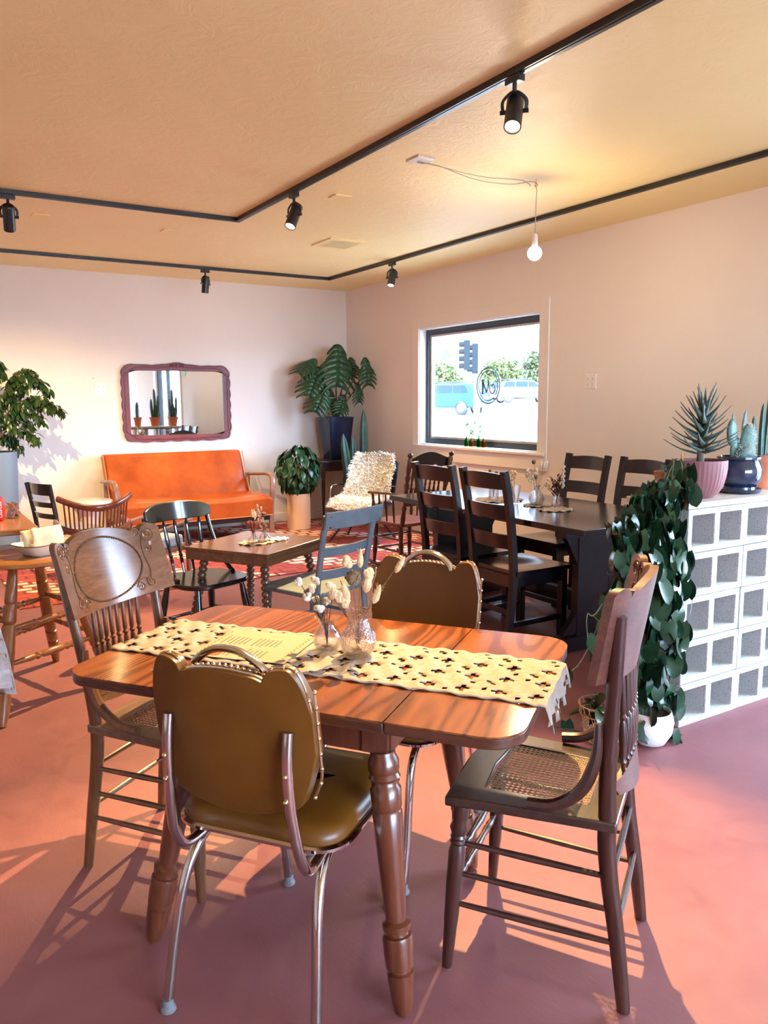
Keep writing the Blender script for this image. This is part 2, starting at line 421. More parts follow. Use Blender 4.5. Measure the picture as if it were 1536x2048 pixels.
def rug_mat():
    m = mat('woven_rug', (.4, .08, .06), .95); nt, lk, p = nodes(m)
    tc = nt.new('ShaderNodeTexCoord'); mp = nt.new('ShaderNodeMapping'); lk.new(tc.outputs['Object'], mp.inputs[0])
    mp.inputs['Rotation'].default_value = (0, 0, 0)
    br = nt.new('ShaderNodeTexBrick'); lk.new(mp.outputs[0], br.inputs['Vector'])
    br.inputs['Scale'].default_value = 1.0; br.inputs['Brick Width'].default_value = .17; br.inputs['Row Height'].default_value = .11
    br.inputs['Mortar Size'].default_value = .010; br.inputs['Mortar Smooth'].default_value = .1; br.offset = 0.5
    br.inputs['Color1'].default_value = (.50, .085, .060, 1); br.inputs['Color2'].default_value = (.30, .045, .045, 1); br.inputs['Mortar'].default_value = (.20, .03, .035, 1)
    # larger diamonds of cream bricks
    br2 = nt.new('ShaderNodeTexBrick'); lk.new(mp.outputs[0], br2.inputs['Vector'])
    br2.inputs['Scale'].default_value = 1.0; br2.inputs['Brick Width'].default_value = .17; br2.inputs['Row Height'].default_value = .11; br2.offset = .5
    br2.inputs['Mortar Size'].default_value = .020; br2.inputs['Color1'].default_value = (1, 1, 1, 1); br2.inputs['Color2'].default_value = (1, 1, 1, 1); br2.inputs['Mortar'].default_value = (0, 0, 0, 1)
    wv = nt.new('ShaderNodeTexWave'); wv.wave_type = 'BANDS'; wv.bands_direction = 'DIAGONAL'; wv.inputs['Scale'].default_value = .62; wv.inputs['Distortion'].default_value = 0
    mq = nt.new('ShaderNodeMapping'); lk.new(tc.outputs['Object'], mq.inputs[0]); lk.new(mq.outputs[0], wv.inputs['Vector'])
    wn = nt.new('ShaderNodeMath'); wn.operation = 'GREATER_THAN'; wn.inputs[1].default_value = .60; lk.new(wv.outputs['Fac'], wn.inputs[0])
    mm = nt.new('ShaderNodeMath'); mm.operation = 'MULTIPLY'; lk.new(wn.outputs[0], mm.inputs[0]); lk.new(br2.outputs['Color'], mm.inputs[1])
    mx = nt.new('ShaderNodeMix'); mx.data_type = 'RGBA'; lk.new(mm.outputs[0], mx.inputs[0]); lk.new(br.outputs['Color'], mx.inputs[6]); mx.inputs[7].default_value = (.74, .56, .46, 1)
    lk.new(mx.outputs[2], p.inputs['Base Color'])
    f = noise(nt, lk, tc.outputs['Object'], 200, 2); bump(nt, lk, p, f, .5, .004)
    return m
M['rug'] = rug_mat()

# ------------------------------------------------------------------ the room
W = .15
struct('floor', B().box(((XL + XR) / 2, (YF + YB) / 2, -.05), (XR - XL + .3, YB - YF + .3, .1)), M['floor'], smooth=False)
struct('ceiling', B().box(((XL + XR) / 2, (YF + YB) / 2, ZC + .06), (XR - XL + .3, YB - YF + .3, .12)), M['ceil'], smooth=False)
struct('wall_back', B().box(((XL + XR) / 2, YB + W / 2, ZC / 2), (XR - XL + 2 * W, W, ZC)), M['wall'], smooth=False)
struct('wall_left', B().box((XL - W / 2, (YF + YB) / 2, ZC / 2), (W, YB - YF, ZC)), M['wall'], smooth=False)
WY0, WY1, WZ0, WZ1 = 5.165, 7.012, .966, 2.18
DY0, DY1, DZ1 = .25, 1.85, 2.32
def yz_wall(b, x, cells):
    for y0, y1, z0, z1 in cells: b.box((x, (y0 + y1) / 2, (z0 + z1) / 2), (W, y1 - y0, z1 - z0))
b = B(); yz_wall(b, XR + W / 2, [(WY1, YB, 0, ZC), (WY0, WY1, 0, WZ0), (WY0, WY1, WZ1, ZC), (DY1, WY0, 0, ZC), (DY0, DY1, DZ1, ZC), (YF, DY0, 0, ZC)])
struct('wall_right', b, M['wall'], smooth=False)
GX0, GX1, GZ0, GZ1 = .1, 4.35, .35, 2.4
b = B()
for x0, x1, z0, z1 in ((XL, GX0, 0, ZC), (GX1, XR, 0, ZC), (GX0, GX1, 0, GZ0), (GX0, GX1, GZ1, ZC)): b.box(((x0 + x1) / 2, YF - W / 2, (z0 + z1) / 2), (x1 - x0, W, z1 - z0))
struct('wall_front', b, M['wall'], smooth=False)
struct('baseboard_back', B().box(((XL + XR) / 2, YB - .008, .055), (XR - XL, .016, .11)), M['trim'], smooth=False, bevel=.004)
b = B(); b.box((XR - .008, (DY1 + .1 + YB) / 2, .055), (.016, YB - DY1 - .1, .11)); struct('baseboard_right', b, M['trim'], smooth=False, bevel=.004)

# storefront glazing behind the camera
b = B(); yy = YF - W / 2
for x in (GX0 + .03, 1.5, 2.9, GX1 - .03): b.box((x, yy, (GZ0 + GZ1) / 2), (.06, .09, GZ1 - GZ0))
for z in (GZ0 + .03, GZ1 - .03): b.box(((GX0 + GX1) / 2, yy, z), (GX1 - GX0, .088, .06))
w2 = struct('window_2', b, M['blackframe'], smooth=False)
struct('window_pane', B().box(((GX0 + GX1) / 2, yy, (GZ0 + GZ1) / 2), (GX1 - GX0 - .05, .006, GZ1 - GZ0 - .05)), M['glass'], w2, smooth=False)
# glass entrance door beside the block counter
b = B(); xx = XR + W / 2
for y in (DY0 + .03, DY0 + .62, DY1 - .03): b.box((xx, y, DZ1 / 2), (.08, .06, DZ1))
b.box((xx, (DY0 + DY1) / 2, DZ1 - .03), (.078, DY1 - DY0, .06)); b.box((xx, (DY0 + .62 + DY1) / 2, .12), (.076, DY1 - DY0 - .62, .24)); b.box((xx, DY0 + .3, .05), (.076, .6, .1))
d1 = struct('door_1', b, M['blackframe'], smooth=False)
struct('door_pane', B().box((xx, (DY0 + DY1) / 2, DZ1 / 2), (.006, DY1 - DY0 - .06, DZ1 - .06)), M['glass'], d1, smooth=False)
struct('door_handle', B().tube([(xx - .04, DY0 + .72, .95), (xx - .09, DY0 + .72, .95), (xx - .09, DY0 + .72, 1.25), (xx - .04, DY0 + .72, 1.25)], .012, 8), M['chrome'], d1)
struct('trim_1', B().box((XR - .01, DY1 + .06, DZ1 / 2 + .04), (.02, .12, DZ1 + .08)).box((XR - .0101, DY0 - .06, DZ1 / 2 + .04), (.02, .12, DZ1 + .08)).box((XR - .0102, (DY0 + DY1) / 2, DZ1 + .06), (.02, DY1 - DY0 + .01, .12)), M['reveal'], smooth=False)

# window over the dark table
b = B(); yc = (WY0 + WY1) / 2; zc = (WZ0 + WZ1) / 2; wy = WY1 - WY0; wz = WZ1 - WZ0; fx = XR + .115
for y in (WY0 + .03, WY1 - .03): b.box((fx, y, zc), (.07, .06, wz))
for z in (WZ0 + .034, WZ1 - .034): b.box((fx, yc, z), (.068, wy, .068))
wn = struct('window_1', b, M['blackframe'], smooth=False)
b = B()
for y in (WY0 + .075, WY1 - .075): b.box((fx + .005, y, zc), (.04, .03, wz - .13))
for z in (WZ0 + .078, WZ1 - .078): b.box((fx + .005, yc, z), (.038, wy - .12, .02))
struct('window_sash', b, M['greywhite'], wn, smooth=False)
struct('window_pane', B().box((fx + .01, yc, zc), (.005, wy - .14, wz - .14)), M['glass'], wn, smooth=False)
b = B(); t = .012
b.box((XR + .04, WY0 + t / 2, zc), (.082, t, wz)); b.box((XR + .04, WY1 - t / 2, zc), (.082, t, wz)); b.box((XR + .04, yc, WZ1 - t / 2), (.081, wy, t)); b.box((XR + .04, yc, WZ0 + t / 2), (.081, wy, t))
struct('window_reveal', b, M['reveal'], wn, smooth=False)
b = B(); cw = .115
b.box((XR - .007, WY0 - cw / 2, zc + .0), (.014, cw, wz + .23)); b.box((XR - .007, WY1 + cw / 2, zc), (.014, cw, wz + .23)); b.box((XR - .0071, yc, WZ1 + cw / 2), (.014, wy, cw))
b.box((XR - .0085, yc, WZ0 - .018 - .07), (.017, wy + 2 * cw + .006, .13))
struct('trim_2', b, M['trim'], smooth=False, bevel=.002)
struct('window_sill', B().box((XR - .012, yc, WZ0 - .011), (.05, wy + .20, .022)), M['trim'], wn, smooth=False, bevel=.003)
# window lettering: round emblem
dec = B(); dx = fx + .005; dy0, dz0 = 6.008, 1.57
def circ(cy, cz, r, n=40): return [(dx, cy + r * math.cos(2 * PI * i / n), cz + r * math.sin(2 * PI * i / n)) for i in range(n)]
for rr, tt in ((.172, .0075), (.142, .006)): dec.tube(circ(dy0, dz0, rr), tt, 4, closed=True)
def stroke(pts, r_): dec.tube([(dx, dy0 - p[0], dz0 + p[1]) for p in pts], r_, 5)
stroke([(-.075, .052), (-.075, -.075)], .013); stroke([(-.098, .055), (-.05, .055)], .0045); stroke([(-.095, -.077), (-.055, -.077)], .0045)
stroke([(-.072, .05), (-.015, -.07)], .011); stroke([(-.015, -.07), (.012, .055)], .006)
stroke(spline([(.012, .055, 0), (.02, .0, 0), (.035, -.055, 0), (.07, -.075, 0), (.105, -.045, 0), (.10, .0, 0), (.075, .012, 0), (.06, -.01, 0)], 6), .0075)
stroke([(-.02, .068), (.03, .072)], .0025); stroke([(.0, .09), (.004, .075)], .002)
struct('window_emblem', dec, mat('emblem_ink', (.06, .10, .12), .6), wn)
# handwritten-style neon sign left out: only a small green notice beside the door
n_ = obj('door_notice', B().box((XR - .006, 2.18, 2.02), (.004, .20, .16)), mat('green_notice', (.15, .50, .12), .6), smooth=False)
tag(n_, 'small green notice on the wall above the pots, seen only in the mirror', 'sign')
# ------------------------------------------------------------------ drop-leaf table and what stands on it
TH = R(-53.0); TC = (.958, 1.828)
def T2W(x, y):
    return (TC[0] + x * math.cos(TH) - y * math.sin(TH), TC[1] + x * math.sin(TH) + y * math.cos(TH))
tab = thing('drop_leaf_table', 'wood-grain laminate drop-leaf table with a crochet runner, in the foreground', 'table', (*TC, 0), TH)
TL, TW = 1.185, .745
def leaf_outline(x0, x1, r0, r1):
    o = []
    hw = TW / 2
    if r1: o += arc((x1 - r1, hw - r1), r1, PI / 2, 0, 6) + arc((x1 - r1, -hw + r1), r1, 0, -PI / 2, 6)
    else: o += [(x1, hw), (x1, -hw)]
    if r0: o += arc((x0 + r0, -hw + r0), r0, -PI / 2, -PI, 6) + arc((x0 + r0, hw - r0), r0, PI, PI / 2, 6)
    else: o += [(x0, -hw), (x0, hw)]
    return o[::-1]
for nm, x0, x1, r0, r1 in (('tabletop', -.297, .297, 0, 0), ('drop_leaf', -TL / 2, -.3, .085, 0), ('drop_leaf', .3, TL / 2, 0, .085)):
    ol = leaf_outline(x0, x1, r0, r1)
    l_ = obj(nm, B().prism(ol, .7365, .7405), M['laminate'], tab)
    obj('edge_band', B().prism(ol, .712, .7364), M['edge'], l_, bevel=.003)
obj('apron', B().box((0, -.25, .66), (.50, .02, .10)).box((0, .25, .66), (.50, .02, .10)).box((-.26, 0, .66), (.02, .5, .099)).box((.26, 0, .66), (.02, .5, .099)), M['redwood'], tab, smooth=False)
LP = [(0, .014), (.015, .021), (.05, .026), (.10, .030), (.14, .032), (.145, .026), (.155, .026), (.16, .034), (.25, .036), (.262, .034), (.265, .027), (.275, .027), (.28, .033), (.30, .034), (.31, .024), (.40, .028), (.55, .033), (.66, .036), (.67, .033), (.68, .036), (.74, .037), (.75, .032), (.765, .032), (.775, .038), (.79, .034), (.80, .037), (.83, .037), (.85, .030), (.86, .030)]
for sx in (-1, 1):
    for sy in (-1, 1):
        foot = (sx * .355 - .035, sy * .305, 0); topp = (sx * .245 - .01, sy * .235, .712)
        b = B().turn(foot, topp, LP, 14)
        q = Vector(foot).lerp(Vector(topp), .86); b.box((topp[0], topp[1], (q.z + .712) / 2), (.062, .062, .712 - q.z))
        obj('leg', b, M['redwood'], tab)
# crochet runner with real holes
def crochet(name, x0, x1, y0, y1, z, drop, m, cell=.0125, parent=None, period=7, edge=.006, rz=0, corners=None):
    b = B(); bm = b.bm; nx = int((x1 - x0) / cell); ny = int((y1 - y0) / cell); nd = int(drop / cell)
    V = {}
    for i in range(nx + nd + 1):
        for j in range(ny + 1):
            x = x0 + cell * i; y = y0 + cell * j + .004 * math.sin(i * .55) * (1 if j > ny / 2 else -1) * abs(j / ny - .5) * 2
            zz = z + .0022 * math.sin(i * 1.3 + j * .7) + rnd.uniform(-.0008, .0008)
            if x > x1:
                d = x - x1; y = y + .012 * math.sin(j * .9) * d / max(drop, .01)
                x = x1 + .014 * (1 - math.exp(-d * 60)) + .012 * math.sin(j * .8 + 1) * d / max(drop, .01) + .02 * d; zz = z - d * (1.0 if d > .01 else .3)
            if corners: x, y = corners(x, y)
            V[i, j] = bm.verts.new((x, y, zz))
    for i in range(nx + nd):
        for j in range(ny):
            a, c = (i % period), (j % period)
            big = (abs(a - period / 2 + .5) + abs(c - period / 2 + .5)) <= 1.1
            small = (a == 0 and c % 3 == 1 and (i // period + j) % 2 == 0) or (c == 0 and a % 3 == 1 and (i + j // period) % 2 == 0)
            if (big or small) and 0 < j < ny - 1: continue
            if i + 1 > nx + nd - 2 and j % 2 == 0: continue
            b.face((V[i, j], V[i + 1, j], V[i + 1, j + 1], V[i, j + 1]))
    return obj(name, b, m, parent, solid=.0022)
rn = crochet('table_runner', -.60, .603, -.172, .150, .7445, .085, M['lace'], corners=None)
rn.location = (*TC, 0); rn.rotation_euler = (0, 0, TH)
tag(rn, 'cream crochet runner laid along the laminate table, its end hanging over', 'table runner')
# menu card
mc = thing('menu_card', 'cream paper menu lying on the runner behind the gold vinyl chair', 'menu', (.810, 1.986, .7485), R(-49))
obj('sheet', B().box((0, 0, .001), (.275, .245, .0008)), M['paper'], mc, smooth=False)
b = B()
for k in range(2):
    for i in range(13):
        if i in (6,): continue
        xx_ = -.108 + i * .0135
        b.box((xx_, -.070 + k * .095 + rnd.uniform(-.004, .004), .0016), (.0030, rnd.uniform(.045, .075), .0003))
obj('menu_print', b, M['ink'], mc, smooth=False, label='tiny dark lines of menu text'); b = B()
for i in range(22): b.box((.118 + .004 * (i % 2), -.105 + i * .0098, .0016), (.006, .0035, .0003))
obj('menu_border', b, M['redink'], mc, smooth=False, label='small red marks along one edge'); b = B()
for i in range(22): b.box((-.126 - .003 * (i % 2), -.105 + i * .0098, .0016), (.004, .0035, .0003))
obj('menu_border', b, M['ink'], mc, smooth=False, label='small dark border marks')
obj('menu_heading', B().prism(rrect(.028, .062, .013, 4, -.075, -.082), .0014, .0018), M['redink'], mc, smooth=False, label='red oval heading')
# vases with dried flowers
def vase(name, label, x, y, z, prof, m, group=None, cat='vase', n=28, parts=None, wob=None):
    t = thing(name, label, cat, (x, y, z), rnd.uniform(0, 3), group)
    b = B().lathe(prof, n=n, cap0=True, cap1=False, wob=wob)
    inner = [(max(r_ - .0028, .002), zz + (.006 if i == 0 else 0)) for i, (r_, zz) in enumerate(prof)]
    b.lathe(inner, n=n, cap0=True, cap1=False, wob=wob)
    obj('glass_body', b, m, t)
    return t
def stems(t, specs, m, rad=.0011, name='stems', z0=.01):
    b = B()
    for a, sp, h in specs:
        b.tube(spline([(0, 0, z0), (.25 * sp * math.cos(a), .25 * sp * math.sin(a), h * .5), (sp * math.cos(a), sp * math.sin(a), h)], 4), rad, 5)
    return obj(name, b, m, t)
M['drystem'] = mat('dry_stem', (.16, .10, .05), .8); M['darkstem'] = mat('dark_stem', (.05, .035, .03), .8)
M['drypale'] = mottled('dried_cream_petal', (.80, .62, .38), (.66, .45, .22), 60, .9, .4)
M['drywhite'] = mottled('dried_white_petal', (.82, .74, .62), (.62, .48, .34), 60, .9, .4)
M['drybrown'] = mottled('dried_brown_head', (.26, .17, .09), (.10, .06, .03), 120, .9, .4)
M['dryred'] = mottled('dried_maroon_leaf', (.13, .03, .028), (.07, .018, .018), 60, .9, .4)
M['grasstan'] = mottled('bunny_tail_grass', (.78, .58, .34), (.60, .40, .20), 80, .95, .5)
def tails(t, specs, m, name='bunny_tail', fluff=30):
    for a, sp, h, L, rr in specs:
        b = B(); e = Vector((sp * math.cos(a), sp * math.sin(a), h)); d = Vector((sp * math.cos(a), sp * math.sin(a), h * .8)).normalized()
        b.turn(e - d * L * .45, e + d * L * .55, [(0, .002), (.1, rr * .7), (.3, rr), (.6, rr * .85), (.9, rr * .4), (1, .001)], 9)
        for k in range(fluff):
            q = e + d * L * rnd.uniform(-.42, .5); s_ = d.orthogonal().normalized(); s_.rotate(Matrix.Rotation(rnd.uniform(0, 6.28), 3, d))
            b.tube([q + s_ * rr * .5, q + s_ * rr * 1.25 + d * rr * .9], [.0007, .0002], 3, cap=False)
        obj(name, b, m, t)
V1 = [(.026, 0), (.033, .004), (.040, .020), (.0405, .034), (.034, .052), (.021, .066), (.020, .072), (.028, .084), (.036, .092)]
v1 = vase('bud_vase', 'small clear vase of dried white flowers, left of the taller one on the laminate table', .964, 1.856, .7475, V1, M['vase'])
sp1 = [(R(a), s_, h) for a, s_, h in ((140, .075, .185), (165, .055, .15), (120, .045, .165), (150, .03, .19), (60, .02, .13), (200, .03, .12), (100, .05, .13), (30, .03, .14), (175, .065, .17), (135, .02, .155))]
v1.rotation_euler = (0, 0, 0)
stems(v1, sp1, M['darkstem'])
b = B()
for a, s_, h in sp1[:8]:
    c = Vector((s_ * math.cos(a), s_ * math.sin(a), h))
    for k in range(5): b.ball(c + Vector((rnd.uniform(-.006, .006), rnd.uniform(-.006, .006), rnd.uniform(-.005, .008))), .0085, 8, (1, 1, .9))
obj('flower_heads', b, M['drywhite'], v1)
b = B()
for k in range(46):
    a = R(rnd.uniform(90, 200)); s_ = rnd.uniform(.01, .06); h = rnd.uniform(.1, .16)
    p0 = Vector((s_ * .5 * math.cos(a), s_ * .5 * math.sin(a), h * .75)); b.tube([p0, p0 + Vector((rnd.uniform(-.02, .01), rnd.uniform(-.01, .02), .035))], .0007, 3)
obj('twigs', b, M['darkstem'], v1)
V2 = [(.030, 0), (.036, .004), (.046, .022), (.050, .042), (.046, .062), (.032, .080), (.028, .094), (.029, .112), (.036, .126)]
v2 = vase('bulb_vase', 'taller patterned glass vase with bunny tails and a brown seed pod on the laminate table', 1.009, 1.765, .7475, V2, M['vase_ptn'])
v2.rotation_euler = (0, 0, 0)
# directions: camera right is (.85,-.53)
CR = math.atan2(-.527, .85)
specs = [(CR, .10, .235), (CR, .045, .17), (CR + PI, .045, .205), (CR + PI, .015, .225), (CR + PI, .065, .16), (CR + PI, .05, .145), (CR, .012, .25), (CR, .02, .19)]
stems(v2, specs, M['drystem'])
tails(v2, [(CR, .112, .245, .05, .0085), (CR, .05, .165, .055, .011), (CR, .008, .262, .052, .0085), (CR, .026, .20, .065, .013), (CR + PI, .032, .17, .05, .012)], M['grasstan'])
b = B()
for c in ((CR + PI, .028, .262), (CR + PI, .022, .248), (CR + PI, .030, .252)): b.ball((c[1] * math.cos(c[0]), c[1] * math.sin(c[0]), c[2]), .011, 8)
for k in range(16):
    t_ = k / 15; b.ball(((.075 - .045 * t_) * math.cos(CR + PI), (.075 - .045 * t_) * math.sin(CR + PI), .185 - .045 * t_ + rnd.uniform(-.008, .012)), rnd.uniform(.008, .013), 7)
for k in range(5): b.ball((.03 * math.cos(CR) + rnd.uniform(-.006, .006), .03 * math.sin(CR), .222 + rnd.uniform(-.01, .008)), .011, 7)
obj('petal_cluster', b, M['drypale'], v2)
b = B()
c = Vector((.012 * math.cos(CR + PI) - .006, .012 * math.sin(CR + PI) - .012, .215)); b.ball(c, .019, 12)
for k in range(24):
    d = Vector((rnd.gauss(0, 1), rnd.gauss(0, 1), rnd.gauss(0, 1))).normalized(); b.ball(c + d * .018, .005, 5)
obj('seed_pod', b, M['drybrown'], v2)

# ------------------------------------------------------------------ pressed-back chairs with cane seats
def lathe_spindle(b, p0, p1, k=1.0):
    b.turn(p0, p1, [(0, .005), (.06, .006), (.09, .009), (.12, .006), (.16, .007), (.35, .011), (.48, .008), (.52, .006), (.55, .010), (.58, .006), (.62, .008), (.8, .007), (1, .006)], 10, k)
def oak_chair(label, loc, rz, md, ln=0.0):
    def sh(P): return [Vector((p[0], p[1] + ln * max(0, p[2] - .47), p[2])) for p in P]
    t = thing('pressed_back_chair', label, 'chair', loc, rz)
    W1, W0, C1, SE, CN = md
    # posts
    for s in (-1, 1):
        P = spline([(s * .182, -.225, 0), (s * .176, -.205, .16), (s * .172, -.178, .34), (s * .172, -.172, .46), (s * .180, -.190, .62), (s * .192, -.222, .80), (s * .200, -.248, .955)], 5); P = sh(P)
        n = len(P); rs = [.0155 + .006 * math.sin(PI * min(1, i / n * 1.25)) if i / n < .8 else .0175 for i in range(n)]
        obj('back_post', B().tube(P, rs, 10, flat=.78, ref=(0, 1, 0)), W1, t)
        # turned front legs
        lp = [(0, .012), (.02, .014), (.25, .017), (.30, .0185), (.50, .021), (.72, .022), (.76, .017), (.775, .021), (.79, .017), (.805, .021), (.82, .018), (.86, .024), (.90, .018), (.93, .022), (1, .020)]
        obj('front_leg', B().turn((s * .205, .205, 0), (s * .180, .178, .432), lp, 12), W1, t)
        # hip brace arm
        P = spline([(s * .192, -.178, .70), (s * .200, -.165, .62), (s * .205, -.125, .54), (s * .205, -.06, .492), (s * .200, .005, .480)], 6); P = sh(P)
        obj('hip_brace', B().tube(P, [.008 + .007 * min(1, 3 * i / len(P)) for i in range(len(P))], 8), W1, t)
    # seat frame with opening
    def trap(g0, g1, yb, yf, r=.02):
        return [(-g0, yb), (g0, yb), (g0 * .35 + g1 * .65, yf - .10), (g1, yf), (0, yf + .012), (-g1, yf), (-(g0 * .35 + g1 * .65), yf - .10)]
    out = trap(.188, .222, -.195, .208); inn = trap(.120, .136, -.12, .128)
    obj('seat', B().ring(out, inn, .440, .466), SE, t, bevel=.005)
    # woven cane as real strands
    b = B(); zt = .462
    def clip(x): return True
    N = 19
    for i in range(N + 1):
        u = i / N
        for off in (-.0016, .0016):
            y = -.122 + .252 * u + off; hw = .121 + .016 * u
            b.box((0, y, zt), (2 * hw, .0013, .0012))
            x0 = -.121 + .242 * u + off; b.bar((x0, -.122, zt + .001), (x0 * 1.13, .130, zt + .001), .0013, .0012)
    for k in range(-N, 2 * N, 1):
        for sg in (-1, 1):
            x0 = -.125 + .0132 * k * 1.0
            pts = []
            # diagonal line clipped to the rectangle
            x1, y1, x2, y2 = x0, -.122, x0 + .252, .130
            if x2 > .128: f = (.128 - x1) / (x2 - x1); x2, y2 = .128, y1 + (y2 - y1) * f
            if x1 < -.128:
                if x2 <= -.128: continue
                f = (-.128 - x1) / (x2 - x1); y1 = y1 + (y2 - y1) * f; x1 = -.128
            if x1 >= x2: continue
            b.bar((sg * x1, y1, zt + .0016), (sg * x2, y2, zt + .0016), .0017, .001)
    obj('cane_seat', b, CN, t, smooth=False)
    # rungs
    def L(s, front, z):  # leg positions at height z
        if front: f = z / .432; return Vector((s * (.205 - .025 * f), .205 - .027 * f, z))
        f = z / .46; return Vector((s * (.182 - .010 * f), -.225 + .053 * f, z))
    rp = [(0, .006), (.1, .007), (.5, .009), (.9, .007), (1, .006)]
    for s in (-1, 1):
        for z in (.165, .245, .325): obj('side_rung', B().turn(L(s, 1, z + .008), L(s, 0, z), rp, 8), W1, t)
    rf = [(0, .006), (.12, .007), (.2, .011), (.23, .007), (.26, .011), (.35, .008), (.5, .012), (.65, .008), (.74, .011), (.77, .007), (.8, .011), (.88, .007), (1, .006)]
    for z in (.22, .29): obj('front_rung', B().turn(L(-1, 1, z), L(1, 1, z), rf, 10), W1, t)
    for z in (.20, .33): obj('back_rung', B().turn(L(-1, 0, z), L(1, 0, z), rp, 8), W1, t)
    # carved crest
    def bow(x, z): return -.205 - .30 * (z - .70) - .055 * (1 - (x / .22) ** 2) + .040 + ln * (z - .47)
    def ctop(x):
        a = abs(x)
        if a > .170: return 1.000 + .024 * math.sqrt(max(0, 1 - ((a - .206) / .032) ** 2)) - .006
        if a > .142: return .992 + .016 * math.sqrt(max(0, 1 - ((a - .156) / .015) ** 2))
        return .988 + .040 * math.sqrt(max(0, 1 - (a / .150) ** 2)) - .004
    def cbot(x): return .788 + .010 * (x / .2) ** 2
    cr = obj('crest_panel', B().panel(-.236, .236, ctop, cbot, .020, bow, 72, 12), C1, t)
    # beaded oval and pressed scrolls on the front face
    b = B()
    for i in range(96):
        a = 2 * PI * i / 96; x = .150 * math.cos(a); z = .902 + .097 * math.sin(a)
        b.ball((x, bow(x, z) + .021, z), .0042, 6)
    obj('beading', b, C1, cr)
    sc_b = {-1: B(), 1: B()}
    def scroll(cx, cz, r, turns, s, a0=0, k=.0022):
        P = []
        for i in range(30):
            q = i / 29; a = a0 + s * turns * 2 * PI * q; rr = r * (1 - .85 * q); x = cx + rr * math.cos(a); z = cz + rr * math.sin(a)
            P.append((x, bow(x, z) + .0205, z))
        sc_b[1 if cx > 0 else -1].tube(P, k, 5)
    for s in (-1, 1):
        scroll(s * .193, .985, .024, 2.2, s, 0); scroll(s * .156, .990, .012, 1.3, -s, 1)
        scroll(s * .183, .935, .012, 1.4, -s, 2); scroll(s * .165, .830, .018, 1.6, s, PI / 2); scroll(s * .125, .818, .014, 1.4, -s, PI / 2)
        P = [(s * x, bow(x, z) + .0205, z) for x, z in ((.180, .995), (.166, .96), (.164, .92), (.172, .87), (.164, .835))]
        sc_b[s].tube(spline(P, 5), .0022, 5); P = [(s * x, bow(x, z) + .0205, z) for x, z in ((.158, .84), (.14, .845), (.12, .835), (.11, .82))]; sc_b[s].tube(spline(P, 4), .0022, 5)
    for s in (-1, 1): obj('scroll_carving', sc_b[s], C1, cr)
    # lower rail, shaped
    def bow2(x, z): return -.172 - .018 - .045 * (1 - (x / .2) ** 2) + .012 + ln * (z - .47)
    obj('lower_rail', B().panel(-.180, .180, lambda x: .562 + .012 * math.cos(x * 20), lambda x: .505 - .014 * math.cos(x * 16) + (.012 if abs(x) > .15 else 0), .014, bow2, 40, 4), C1, t)
    b = B()
    for i in range(40): x = -.155 + .31 * i / 39; b.ball((x, bow2(x, .53) + .014, .530 - .008 * math.cos(x * 16)), .0026, 5)
    obj('rail_beading', b, C1, t)
    for i in range(8):
        x = -.098 + .028 * i
        b = B(); lathe_spindle(b, (x, bow2(x, .55) + .007, .555), (x * 1.04, bow(x, .79) + .01, .795)); obj('spindle', b, W1, t)
    return t
oak_chair('golden pressed-back chair with a carved oval crest and cane seat, left of the laminate table', (.687, 2.338, 0), R(-143.1), (M['oak'], M['oak'], M['oakx'], M['oaky'], M['cane2']))
oak_chair('dark pressed-back chair with a paler crest and cane seat, right of the laminate table', (1.371, 1.408, 0), R(34.1), (M['dkoak'], M['dkoak'], M['dkoakx'], M['dkoaky'], M['cane']), .13)

